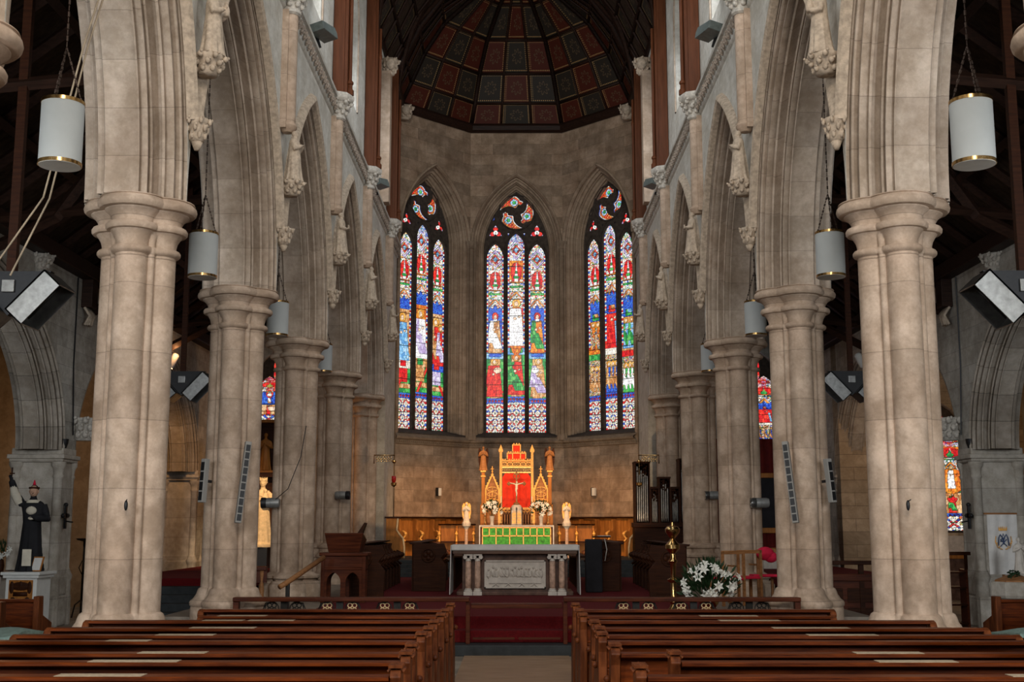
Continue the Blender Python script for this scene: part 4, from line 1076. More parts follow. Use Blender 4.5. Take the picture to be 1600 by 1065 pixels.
tag(cl.build('altar_cloth', M_LINEN, smooth='auto'), 'white linen cloth with a lace edge draped over the nave altar to the floor', 'altar cloth')

# ------------------------------------------------------------------ high altar
ZU = .9
t = empty('high_altar', (0, 34.0, ZU), 0, 'stone high altar behind, dressed with a green and gold frontal', 'altar')
part('body', MB().box(-1.0, 1.0, .06, .8, 0, .86), M_MARBD, t, bevel=.01)
part('shelf', MB().box(-1.05, 1.05, .0, .85, .86, .90), M_MARB, t, bevel=.01)
f_ = part('frontal', MB().box(-.98, .98, .02, .055, .02, .86), M_GREEN, t)
mb = MB(); [mb.box(-.98, .98, .008, .022, z, z + .028) for z in (.60, .83)]
for k in range(11): x = -.98 + k * .1932; mb.box(x, x + .028, .008, .022, .60 if k % 2 else .05, .85)
mb.build('orphrey_bands', M_GOLDP, f_)
mb = MB(); mb.box(-1.055, 1.055, -.015, .86, .90, .912); mb.box(-1.06, -1.03, -.02, .0, .1, .91); mb.box(1.03, 1.06, -.02, .0, .1, .91)
tag(mb.build('altar_linen', M_LINEN, loc=(0, 34.0, ZU)), 'narrow white linen strip on top of the green-fronted high altar', 'altar cloth')

# reredos
def gable(mb, cx, w, z0, zs, zp, y0, y1, th=.028):
    for q in (-1, 1):
        mb.box(cx + q * w - th, cx + q * w + th, y0, y1, z0, zs)
        mb.prism([(cx + q * (w + th), zs), (cx + q * (w - th), zs), (cx, zp - .08), (cx, zp)], y0, y1, 'xz')
    mb.box(cx - w, cx + w, y0 + .01, y1 - .01, zs - .30, zs - .27)
t = empty('gilded_reredos', (0, 34.9, ZU), 0, 'gilded gothic reredos with a red centre panel and stepped battlements above the high altar', 'reredos')
part('lower_case', MB().box(-.95, .95, .0, .5, 0, 1.42), M_MIDW, t, bevel=.01)
mb = MB()
for k in range(12):
    x = -.42 + k * .0765
    if abs(x) < .16: continue
    mb.tube([(x - .03 + .0, -.005, .95), (x - .03, -.005, 1.20), (x, -.005, 1.28), (x + .03, -.005, 1.20), (x + .03, -.005, .95)], .012, 5)
part('niche_arcade', mb, M_DARKW, t, smooth=True)
part('red_panel', MB().prism([(-.41, 1.42), (.41, 1.42), (.41, 2.30), (.33, 2.42), (-.33, 2.42), (-.41, 2.30)], .0, .06, 'xz'), M_RED, t)
mb = MB(); mb.box(-.45, .45, -.03, .06, 1.36, 1.42)
for k in range(9):
    x = -.42 + k * .105; mb.tube([(x + .04 * math.cos(v), -.04, 1.33 + .04 * math.sin(v)) for v in [2 * PI * j / 10 for j in range(10)]], .010, 5, True)
part('tracery_band', mb, M_GOLDP, t)
for q in (-1, 1):
    mb = MB(); mb.box(q * .46 - .035, q * .46 + .035, -.05, .05, .0, 3.05); mb.box(q * .46 - .06, q * .46 + .06, -.06, .06, 3.03, 3.07)
    mb.add([(q * .46 - .07, -.06, 3.07), (q * .46 + .07, -.06, 3.07), (q * .46 + .07, .06, 3.07), (q * .46 - .07, .06, 3.07), (q * .46, 0, 3.26)], [(0, 1, 2, 3), (0, 1, 4), (1, 2, 4), (2, 3, 4), (3, 0, 4)])
    mb.box(q * .46 - .012, q * .46 + .012, -.06, -.05, 1.5, 3.0); part('pinnacle_post', mb, M_GOLDP, t)
mb = MB(); mb.box(-.43, .43, -.02, .05, 2.42, 2.46); mb.box(-.43, .43, -.03, .05, 2.56, 2.60)
for k in range(17): mb.ell((-.40 + k * .05, -.02, 2.51), .02, .02, .022, 6, 4)
part('frieze', mb, M_GOLD, t, smooth='auto')
mb = MB()
tiers = [(-.43, .43, 2.60, 2.80), (-.27, .27, 2.80, 3.02), (-.115, .115, 3.02, 3.26)]
for a, b, z0, z1 in tiers:
    mb.box(a, b, -.02, .05, z1 - .035, z1)
    n = int((b - a) / .065)
    for k in range(n):
        x = a + (b - a) * (k + .5) / n; mb.box(x - .018, x + .018, -.03, .05, z1, z1 + .035)
    for x in (a, b): mb.box(x - .015, x + .015, -.03, .05, 2.60, z1)
for x in (-.27, -.115, .115, .27): mb.box(x - .012, x + .012, -.025, .05, 2.60, 3.0)
mb.box(-.43, .43, -.02, .05, 2.60, 2.64); mb.box(-.43, .43, -.03, .05, 2.72, 2.75)
for k in range(11):
    x = -.39 + k * .078; mb.tube([(x + .028 * math.cos(v), -.02, 2.68 + .028 * math.sin(v)) for v in [2 * PI * j / 10 for j in range(10)]], .008, 5, True)
part('cresting', mb, M_GOLDP, t)
mb = MB(); mb.box(-.25, -.125, .0, .03, 2.75, 2.97); mb.box(.125, .25, .0, .03, 2.75, 2.97); mb.box(-.10, .10, .0, .03, 2.75, 3.22); part('red_infill', mb, M_RED, t)
for q in (-1, 1):
    c = q * .71; g = MB(); gable(g, c, .20, .5, 1.93, 2.42, -.03, .05)
    for k in range(6):
        for w in (-1, 1):
            u = k / 5; g.ell((c + w * (.22 - .20 * u), 0, 1.96 + .42 * u), .024, .024, .024, 6, 4)
    g.tube([(c, 0, 2.40), (c, 0, 2.62)], .014, 6); g.tube([(c - .05, 0, 2.54), (c + .05, 0, 2.54)], .014, 6); g.ell((c, 0, 2.46), .03)
    p = part('side_gable', g, M_GOLDP, t)
    mb = MB(); mb.prism([(c - .18, 1.2), (c + .18, 1.2), (c + .18, 1.93), (c, 2.33), (c - .18, 1.93)], .03, .045, 'xz'); mb.build('back_board', M_MIDW, p)
    mb = MB()
    for w in (-.09, 0, .09): mb.box(c + w - .008, c + w + .008, .0, .03, 1.3, 2.1 if w == 0 else 1.95)
    for z in (1.45, 1.62, 1.80, 1.95):
        mb.tube([(c + .15 * math.cos(v), .01, z + .06 * math.sin(v)) for v in [2 * PI * j / 14 for j in range(14)]], .010, 5, True)
    mb.build('gilt_tracery', M_GOLD, p, smooth=True)
# angel posts
for q in (-1, 1):
    t = empty('angel_post', (q * .97, 34.75, ZU), 0, f'tall golden oak post {SIDE[q]} of the reredos carrying a carved wooden angel', 'post', 'oak posts beside the reredos')
    mb = MB(); mb.box(-.05, .05, -.05, .05, 0, 2.44); mb.box(-.085, .085, -.06, .06, 0, 1.5); part('shaft', mb, M_GOLDW, t, bevel=.008)
    part('ring', MB().box(-.07, .07, -.07, .07, 2.30, 2.34), M_GOLDP, t, bevel=.006); part('cap', MB().box(-.08, .08, -.08, .08, 2.44, 2.49), M_GOLDP, t, bevel=.006)
    o = figure(MB(), .70, 'pray', 21 + q).build('wooden_angel', M_MIDW, remesh=.009, loc=(q * .97, 34.75, ZU + 2.49))
    tag(o, f'dark carved wooden angel with folded wings on top of the {SIDE[q]} oak post', 'statue', 'wooden angels on oak posts')
    mb = MB()
    for w in (-1, 1):
        pts = [(w * .03, .06), (w * .11, .05 + .5), (w * .13, .42), (w * .06, .12)]
        mb.prism([(w * .03, .38), (w * .07, .62), (w * .13, .66), (w * .155, .50), (w * .14, .25), (w * .10, .05), (w * .07, .22)], .03, .055, 'xz')
    mb.build('wings', M_DARKW, o)
# angel statuettes on columns
for q in (-1, 1):
    t = empty('angel_column', (q * 1.42, 33.9, ZU), 0, f'slim stone column {SIDE[q]} of the high altar under a gilded angel', 'column', 'slim columns for the gilded angels')
    part('shaft', MB().lathe([(.09, 0), (.09, .05), (.05, .1), (.045, .75), (.05, .80)], n=14), M_PINKM, t, smooth='auto')
    part('capital', MB().lathe([(.05, .80), (.07, .84), (.10, .88), (.12, .89), (.12, .92)], n=8), M_MARB, t)
    mb = MB(); figure(mb, .56, 'pray', 31 + q); mb.lathe([(.12, -.06), (.12, 0), (.10, .03)], n=8)
    o = mb.build('gilded_angel', M_MARB, remesh=.0075, loc=(q * 1.42, 33.9, ZU + .98))
    tag(o, f'small cream angel statuette with golden wings, {SIDE[q]} of the green-fronted altar', 'statue', 'angel statuettes beside the high altar')
    mb = MB()
    for w in (-1, 1): mb.prism([(w * .02, .30), (w * .04, .50), (w * .08, .56), (w * .12, .48), (w * .13, .30), (w * .10, .12), (w * .05, .10)], .045, .07, 'xz')
    mb.ell((0, .05, .53), .05, .01, .05)
    mb.build('wings', M_GOLDP, o, bevel=.004)
# tabernacle and crucifix
t = empty('tabernacle', (0, 34.35, ZU + .912), 0, 'round-topped stone tabernacle with two arched doors in the middle of the high altar', 'tabernacle')
mb = MB(); mb.box(-.17, .17, -.10, .25, 0, .42); mb.lathe([(.16, .42), (.16, .50), (.13, .56), (.06, .60)], (0, .05, 0), 16, 1, .9); part('case', mb, M_MARB, t, smooth='auto')
for q in (-1, 1):
    d = part('door', MB().prism([(q * .01, .03), (q * .14, .03), (q * .14, .32), (q * .075, .42), (q * .01, .36)], -.125, -.10, 'xz'), M_SAND, t, bevel=.004)
    mb = MB(); [mb.box(q * .075 - .045, q * .075 + .045, -.133, -.124, z, z + .05) for z in (.06, .14, .22, .29)]; mb.build('door_panel', M_GOLDP, d)
for q in (-1, 0, 1): part('colonnette', MB().lathe([(.014, 0), (.014, .42), (.022, .45), (.018, .50)], (q * .16, -.12, 0), 8), M_STEEL, t, smooth='auto')
t = empty('altar_crucifix', (0, 34.38, ZU + 1.515), 0, 'wooden crucifix with a pale figure standing on the tabernacle before the red panel', 'crucifix')
mb = MB(); mb.box(-.022, .022, -.012, .012, 0, .86); mb.box(-.21, .21, -.012, .012, .56, .605); mb.lathe([(.09, -.01), (.09, .02), (.04, .05)], n=12)
for x, z in ((-.22, .58), (.22, .58), (0, .86)):
    for dx, dz in ((0, 0), (.03, .0), (-.03, 0), (0, .035), (0, -.03)): mb.ell((x + dx, 0, z + dz), .030, .014, .030, 8, 6)
mb.tube([(.085 * math.cos(v), 0, .80 + .085 * math.sin(v)) for v in [2 * PI * j / 20 for j in range(20)]], .012, 6, True)
part('cross', mb, M_MIDW, t, smooth='auto')
mb = MB(); Y = -.035
mb.tube([(0, Y, .22), (.006, Y - .01, .30), (-.012, Y - .02, .38), (0, Y, .45), (0, Y, .53), (0, Y, .57)], [.014, .020, .026, .034, .040, .030], 10)
for w in (-1, 1): mb.tube([(w * .03, Y, .555), (w * .09, Y, .575), (w * .17, Y, .60), (w * .195, Y + .01, .605)], [.017, .014, .010, .009], 8)
mb.ell((.008, Y - .012, .615), .024, .027, .032); mb.tube([(0, Y, .56), (.006, Y - .006, .60)], .014, 8); mb.ell((0, Y - .004, .44), .040, .034, .035)
part('corpus', mb, M_IVORY, t, remesh=.0055)
# candlesticks, candles, flower vases
for k, x in enumerate((-.90, -.44, .44, .90)):
    t = empty('altar_candlestick', (x, 34.22, ZU + .912), 0, f'brass candlestick with white candle on the high altar, {["outer left", "inner left", "inner right", "outer right"][k]}', 'candlestick', 'candlesticks on the high altar')
    part('stem', MB().lathe([(.055, 0), (.058, .015), (.025, .04), (.012, .08), (.022, .12), (.012, .16), (.012, .24), (.03, .26), (.032, .275)], n=14), M_BRASS, t, smooth='auto')
    part('candle', MB().lathe([(.013, .27), (.013, .80 if k in (1, 2) else .62), (.004, .82 if k in (1, 2) else .63)], n=10), M_IVORY, t, smooth='auto')
def lily(mb, c, r, d, rr):
    d = Vector(d).normalized(); a = d.cross(Vector((0, 0, 1)) if abs(d.z) < .9 else Vector((1, 0, 0))).normalized(); b = d.cross(a); c = Vector(c); ph = rr.random()
    for k in range(6):
        t = 2 * PI * k / 6 + ph; e = a * math.cos(t) + b * math.sin(t); f = d.cross(e)
        base = c; p1 = c + e * r * .5 + d * r * .45; tip = c + e * r + d * r * .30; w = f * r * .24
        mb.add([tuple(base), tuple(p1 + w), tuple(tip), tuple(p1 - w), tuple(p1 - d * r * .06)], [(0, 1, 4), (0, 4, 3), (1, 2, 4), (4, 2, 3)])
def bouquet(t, n, R0, zc, rx, rz, seed, fr=.07, green=140):
    rr = random.Random(seed); mb = MB()
    for k in range(green):
        th = rr.uniform(0, 2 * PI); q = rr.random() ** .5; ph = rr.uniform(-.5, 1) * PI / 2
        p = Vector((rx * q * math.cos(th) * math.cos(ph), rx * .7 * q * math.sin(th) * math.cos(ph), zc + rz * 1.1 * q * math.sin(ph)))
        dr = (p - Vector((0, 0, zc - rz))).normalized(); s_ = dr.cross(Vector((rr.random() - .5, rr.random() - .5, rr.random() - .5))).normalized() * fr * .22
        e = p + dr * fr * 1.6; mb.add([tuple(p), tuple(p.lerp(e, .4) + s_), tuple(e), tuple(p.lerp(e, .4) - s_)], [(0, 1, 2, 3)])
    for k in range(14):
        th = rr.uniform(0, 2 * PI); q = rr.random(); mb.tube([(0, 0, zc - rz * 1.2), (rx * .8 * q * math.cos(th), rx * .5 * q * math.sin(th), zc + rz * rr.uniform(-.4, .7))], .004, 4)
    o = part('foliage', mb, M_LEAF, t); o['kind'] = 'stuff'
    for k in range(n):
        th = rr.uniform(0, 2 * PI); el = rr.uniform(-.7, 1.3); q = rr.uniform(.75, 1.05)
        d = Vector((math.cos(th) * math.cos(el), -abs(math.sin(th)) * math.cos(el) * .9 - .25, math.sin(el)))
        p = Vector((rx * q * d.x, rx * .7 * q * d.y, zc + rz * q * d.z)); mb = MB(); lily(mb, p, fr * rr.uniform(.75, 1.2), d + Vector((0, -.4, .1)), rr); part('lily', mb, M_LILY, t)
for q in (-1, 1):
    t = empty('flower_vase', (q * .70, 34.12, ZU + .912), 0, f'vase of white lilies on the high altar, {SIDE[q]} of the tabernacle', 'flowers', 'lily vases on the high altar')
    part('vase', MB().lathe([(.05, 0), (.055, .02), (.045, .08), (.055, .16), (.07, .24), (.075, .26)], n=16), M_MARB, t, smooth='auto')
    bouquet(t, 13, .1, .44, .30, .20, 60 + q, .085, 150)

# ------------------------------------------------------------------ stalls round the apse (golden oak) and choir stalls (dark oak)
def stalls(name, n, pitch, h, mat, edge, lab, grp, loc, rz, end=True, desk=False):
    """row of seats along local +x, sitters face local -y"""
    t = empty(name, loc, rz, lab, 'choir stall', grp); L = n * pitch
    mb = MB(); mb.box(0, L, .42, .48, 0, h * .97)
    for k in range(int(L / .12)): mb.box(k * .12 + .005, k * .12 + .115, .41, .42, .5, h * .92)
    part('back_panel', mb, mat, t)
    part('canopy_rail', MB().prism([(.36, h * .96), (.52, h * .96), (.54, h), (.26, h), (.28, h * .975)], -.05, L + .05, 'yz'), M_DARKW if edge else mat, t)
    for k in range(n + 1):
        x = k * pitch
        pr = [(.44, 0), (.02, 0), (.02, .40), (.10, .46), (.14, .55), (.0, .62), (-.02, .68), (.06, .72), (.20, .74), (.24, .82), (.22, h * .93), (.44, h * .95)]
        p = part('divider', MB().prism(pr, x - .03, x + .03, 'yz'), mat, t, bevel=.008)
        mb = MB(); mb.tube([(x, .0, .44), (x, .10, .52), (x, -.02, .63), (x, .0, .69), (x, .12, .74)], .032, 6); mb.ell((x, -.02, .66), .05, .05, .05)
        mb.build('carved_arm', M_GOLDP if edge == 2 else (M_MIDW if edge else M_DARKW), p, smooth=True)
    for k in range(n):
        part('seat', MB().box(k * pitch + .04, (k + 1) * pitch - .04, .06, .42, .40, .45), M_DARKW if edge else mat, t, bevel=.008)
    return t
U_ = .98
for s in (-1, 1):
    # back row follows the slanting wall of the apse
    ang = R(45) if s < 0 else R(-45)
    if s < 0: loc = (-3.30, 35.55, ZU); rz = R(45)
    else: loc = (1.32, 37.40, ZU); rz = R(-45)
    stalls('apse_stall', 4, .66, 1.16, M_GOLDW, 2, f'row of golden oak stalls against the {SIDE[s]} slanting apse wall', 'golden oak stalls round the apse', (loc[0], loc[1], loc[2]), rz)
    loc = (-2.25, 34.9, ZU) if s < 0 else (1.25, 34.9, ZU)
    stalls('front_stall', 2, .5, .95, M_GOLDW, 2, f'short low pair of golden oak seats before the {SIDE[s]} apse stalls', 'low golden oak seats', loc, 0)
    # big stall end by the wall
    t = empty('stall_end', (s * 3.38, 33.6, ZU), 0, f'tall golden oak stall end panel against the {SIDE[s]} sanctuary wall', 'panel')
    pr = [(-.28, 0), (.24, 0), (.24, .30), (.20, .55), (.10, .66), (.02, .78), (.05, 1.10), (-.28, 1.10)]
    pr = [(-s * x, z) for x, z in pr] if s > 0 else pr
    part('panel', MB().prism(pr, 0, .07, 'xz'), M_GOLDW, t, bevel=.01)
    part('carved_edge', MB().tube([(x - s * .0, -.01, z) for x, z in pr[1:7]], .028, 6), M_SAND, t, smooth=True)
    part('moulded_cap', MB().box(-.32, .12, -.03, .10, 1.10, 1.15) if s < 0 else MB().box(-.12, .32, -.03, .10, 1.10, 1.15), M_DARKW, t)
    # choir stalls running down the chancel, seen end on
    for row, (x, y0, n, wid) in enumerate(((2.78, 22.2, 9, .55), (1.78, 24.6, 8, .60))):
        rz = PI / 2 if s < 0 else -PI / 2          # local +x runs along the chancel, backs towards the arcade
        loc = (s * (x - .12), y0 if s < 0 else y0 + n * .62, .495)
        nm = 'back' if row == 0 else 'front'
        t = stalls('choir_stall', n, .62, .98, M_DARKW, 0, f'dark carved oak choir stalls on the {SIDE[s]}, {nm} row', 'dark oak choir stalls', loc, rz)
        # end panel facing the nave
        pr = [(x - .34, 0), (x + .32, 0), (x + .34, .92), (x + .30, .96), (x - .30, .96), (x - .36, .80), (x - .24, .66), (x - .36, .50)]
        e = empty('stall_end', (0, y0 - .08, .495), 0, f'carved dark oak end panel closing the {nm} choir stalls on the {SIDE[s]}', 'panel', 'dark stall ends')
        part('panel', MB().prism([(s * a, b) for a, b in pr], 0, .06, 'xz'), M_DARKW, e, bevel=.01)
        mb = MB(); mb.tube([(s * (x + .02) + .13 * math.cos(v), -.01, .72 + .13 * math.sin(v)) for v in [2 * PI * j / 20 for j in range(20)]], .018, 6, True)
        for k in range(4): mb.ell((s * (x + .02) + .06 * math.cos(k * PI / 2), -.005, .72 + .06 * math.sin(k * PI / 2)), .045, .015, .045)
        mb.box(s * x - .22, s * x + .22, -.012, .0, .08, .50); part('carving', mb, M_DARKW, e, smooth='auto')
    # book desk before the front stalls with pierced arcade
    t = empty('choir_desk', (s * 1.30, 25.0, .495), 0, f'long dark oak book desk with a pierced arcade before the {SIDE[s]} choir stalls', 'desk', 'choir book desks')
    part('desk_top', MB().box(-.16, .16, 0, 4.4, .66, .70), M_DARKW, t, bevel=.008)
    for k in range(15): part('baluster', MB().lathe([(.028, 0), (.020, .1), (.034, .3), (.018, .5), (.03, .66)], (0, .1 + k * .3, 0), 8), M_DARKW, t, smooth='auto')

# reading desk at the head of the left stalls
t = empty('reading_desk', (-3.02, 21.0, .495), 0, 'dark red-brown wooden reading desk with two pointed openings, on the left by the handrail', 'lectern')
hol = []
for cx in (-.165, .165): hol.append([(cx + x, z) for x, z in arch_pts(.12, .17, .35, .0 + .005, 0, 8)])
o = plate('front_panel', [(-.36, 0), (.36, 0), (.36, .56), (-.36, .56)], hol, -.02, .02, M_REDW, None, t); o.matrix_basis = frame((0, 0, 0), (1, 0, 0), (0, 0, 1))
o = plate('back_frame', [(-.36, 0), (.36, 0), (.36, .56), (-.36, .56)], hol, -.02, .02, M_REDW, None, t); o.matrix_basis = frame((0, .46, 0), (1, 0, 0), (0, 0, 1))
mb = MB(); mb.box(-.37, .37, -.02, .50, .56, .80); mb.box(-.33, .33, -.03, .0, .60, .76); part('drawer_box', mb, M_REDW, t, bevel=.01)
part('ledge', MB().box(-.42, .42, -.06, .54, .80, .86), M_REDW, t, bevel=.012)
for x in (-.36, .36): part('corner_post', MB().box(x - .03, x + .03, -.03, .03, 0, .8), M_REDW, t, bevel=.005)
mb = MB(); mb.add([(-.27, .02, .86), (.27, .02, .86), (.27, .46, .86), (-.27, .46, .86), (-.34, -.04, 1.20), (.34, -.04, 1.20), (.34, .50, 1.08), (-.34, .50, 1.08)], [(0, 1, 2, 3), (4, 5, 6, 7), (0, 1, 5, 4), (1, 2, 6, 5), (2, 3, 7, 6), (3, 0, 4, 7)])
part('slanted_top', mb, M_REDW, t, bevel=.01)
t = empty('book_stand', (-2.76, 21.1, 1.66), 0, 'small folding stand with an open book on top of the left reading desk', 'book stand')
part('rest', MB().prism([(-.05, 0), (.05, 0), (.12, .20), (.09, .21)], -.1, .1, 'xz'), M_DARKW, t)
# handrail
t = empty('handrail', (-3.66, 19.3, 0), 0, 'sloping wooden handrail on a black iron post left of the reading desk', 'handrail')
part('rail', MB().tube([(-.10, -.15, .86), (0, 0, .93), (.36, 1.25, 1.28)], .045, 8), M_MIDW, t, smooth=True)
part('post', MB().box(-.03, .03, -.03, .03, .495, .90), M_IRON, t)
# black draped lectern at the right stalls
t = empty('draped_lectern', (1.55, 24.2, .495), 0, 'black-draped lectern with white papers and a microphone in front of the right choir stalls', 'lectern')
mb = MB(); mb.box(-.17, .17, -.12, .14, 0, 1.05); part('drape', mb, M_CHARC, t, bevel=.03)
part('desk', MB().box(-.02, .34, -.10, .12, 1.08, 1.11), M_DARKW, t, bevel=.005); part('papers', MB().box(.08, .34, -.09, .10, 1.112, 1.122), M_LINEN, t)
part('microphone', MB().tube([(.22, -.1, .62), (.26, -.1, .85), (.22, -.08, 1.06)], .008, 6), M_WHITE, t, smooth=True)

# ------------------------------------------------------------------ organ case
t = empty('pipe_organ', (3.10, 31.3, .9), 0, 'small pipe organ with five stepped towers of grey pipes beside the right farthest pillar', 'organ')
tw = [(0, .40, 2.52, .50), (.40, .23, 1.86, .2), (.63, .30, 2.12, .4), (.93, .24, 1.86, .2), (1.17, .30, 2.60, .5)]
part('console', MB().box(-.02, 1.49, .0, .55, 0, .92), M_DARKW, t, bevel=.01)
part('impost', MB().box(-.05, 1.52, -.10, .55, .86, .98), M_DARKW, t, bevel=.015)
for a, w, h, dp in tw:
    c = MB(); c.box(a, a + .03, -.06, dp, .98, h); c.box(a + w - .03, a + w, -.06, dp, .98, h); c.box(a, a + w, dp - .03, dp, .98, h); c.box(a - .01, a + w + .01, -.08, dp, h, h + .05)
    p = part('case_tower', c, M_DARKW, t)
    mb = MB(); r_ = random.Random(int(a * 100)); zt = h - .02
    for k in range(26): mb.ell((a + .05 + r_.random() * (w - .1), -.05, zt - r_.random() * .26 * (1.3 - abs(r_.random() - .5))), .022, .015, .022, 6, 4)
    mb.build('pierced_carving', M_DARKW, p, smooth=True)
    n = max(4, int(w / .062))
    for k in range(n):
        x = a + .045 + (w - .09) * (k + .5) / n; rr_ = (w - .10) / n * .44; hh = h - .08 - .30 * (k / n if a == 0 else abs(k / (n - 1) - .5) * 1.2)
        mb = MB(); mb.lathe([(.006, 1.0), (rr_, 1.10), (rr_, 1.42), (rr_ * .9, 1.44), (rr_, 1.48), (rr_, hh)], (x, -.02, 0), 10); part('pipe', mb, M_PIPE, t, smooth='auto')

# ------------------------------------------------------------------ brass candlestick, flowers, chairs on the right
t = empty('paschal_candlestick', (2.52, 19.4, .495), 0, 'tall turned brass candlestick standing right of the altar behind the rail', 'candlestick')
part('stem', MB().lathe([(.20, -.17), (.20, -.13), (.14, -.07), (.13, -.03), (.07, .03), (.045, .08), (.065, .12), (.04, .18), (.045, .42), (.09, .44), (.10, .47), (.04, .50), (.05, .72), (.075, .76), (.045, .80), (.04, .88), (.07, .91), (.115, .96), (.115, 1.02), (.06, 1.08), (.035, 1.12), (.06, 1.15), (.115, 1.22), (.12, 1.27), (.09, 1.31), (.03, 1.33), (.02, 1.38)], n=24), M_BRASS, t, smooth='auto')
for k in range(3):
    v = 2 * PI * k / 3 + .4; part('foot', MB().ell((.17 * math.cos(v), .17 * math.sin(v), -.14), .05, .05, .03), M_BRASS, t, smooth=True)
t = empty('flower_arrangement', (2.98, 18.75, .495), 0, 'large spreading arrangement of white lilies in a brass pot by the right rail', 'flowers')
part('pot', MB().lathe([(.10, 0), (.12, .02), (.08, .05), (.15, .14), (.17, .22), (.15, .24)], n=18), M_BRASS, t, smooth='auto')
bouquet(t, 28, .1, .42, .46, .30, 5, .085, 620)
def chair(loc, rz, lab):
    t = empty('sanctuary_chair', loc, rz, lab, 'chair', 'oak chairs on the right of the sanctuary')
    part('seat', MB().box(-.22, .22, -.22, .22, .42, .46), M_PINK, t, bevel=.01)
    for x in (-.21, .21):
        for y in (-.2, .2): part('leg', MB().box(x - .02, x + .02, y - .02, y + .02, 0, .42 if y < 0 else .46), M_MIDW, t)
        part('back_post', MB().box(x - .02, x + .02, .18, .22, .46, .90), M_MIDW, t)
    part('top_rail', MB().box(-.23, .23, .18, .22, .85, .91), M_MIDW, t, bevel=.006); part('arm_rail', MB().box(.19, .23, -.2, .2, .62, .65), M_MIDW, t)
    return t
chair((3.55, 20.4, .495), R(205), 'oak chair with a crimson seat nearest the lily arrangement, on the right')
chair((3.95, 20.9, .495), R(195), 'middle oak chair with crimson seat between lilies and second right pillar')
chair((4.45, 21.6, .495), R(190), 'oak chair with crimson seat half hidden behind the second right pillar')
mb = MB(Matrix.Translation((4.40, 21.3, 1.33))); mb.ell((0, 0, 0), .16, .12, .12); mb.ell((.1, 0, -.06), .12, .1, .1)
mb.box(-.22, .22, -.02, .02, -.40, -.36)
tag(mb.build('crimson_vestment', M_PINK, smooth='auto'), 'bundled crimson cloth hung over the rearmost oak chair on the right', 'cloth')

# ------------------------------------------------------------------ lamps, speakers, heaters, floodlights
PN_ = ['nearest', 'second', 'third', 'fourth']
def pendant(s, i, y):
    t = empty('pendant_lamp', (s * 4.2, y, 5.10), 0, f'white drum pendant lamp hanging in the {PN_[i]} {SIDE[s]} arch', 'lamp', 'white drum lamps hanging in the arches')
    part('shade', MB().lathe([(.19, .02), (.19, .60)], n=40), M_SHADE, t, smooth='auto')
    [part('brass_band', MB().lathe([(.194, z), (.194, z + .032)], n=40), M_BRASS, t, smooth='auto') for z in (0, .585)]
    part('diffuser', MB().lathe([(.185, -.004), (.185, .004)], n=32), M_WHITE, t)
    mb = MB()
    for k in range(3):
        v = 2 * PI * k / 3 + .5; n = 13
        for j in range(n):
            q0, q1 = j / n, (j + .8) / n; f = lambda q: (.17 * math.cos(v) * (1 - q), .17 * math.sin(v) * (1 - q), .60 + .55 * q)
            mb.tube([f(q0), f(q1)], .012 if j % 2 else .007, 5)
    for j in range(46): z = 1.15 + j * .06; mb.tube([(0, 0, z), (0, 0, z + .05)], .011 if j % 2 else .006, 5)
    mb.tube([(0, 0, 3.9), (0, 0, 4.1 if False else 3.93)], .01, 5)
    part('chain', mb, M_CHAIN, t)
for s in (-1, 1):
    for i, y in enumerate((10.5, 15.5, 20.5, 25.5)): pendant(s, i, y)
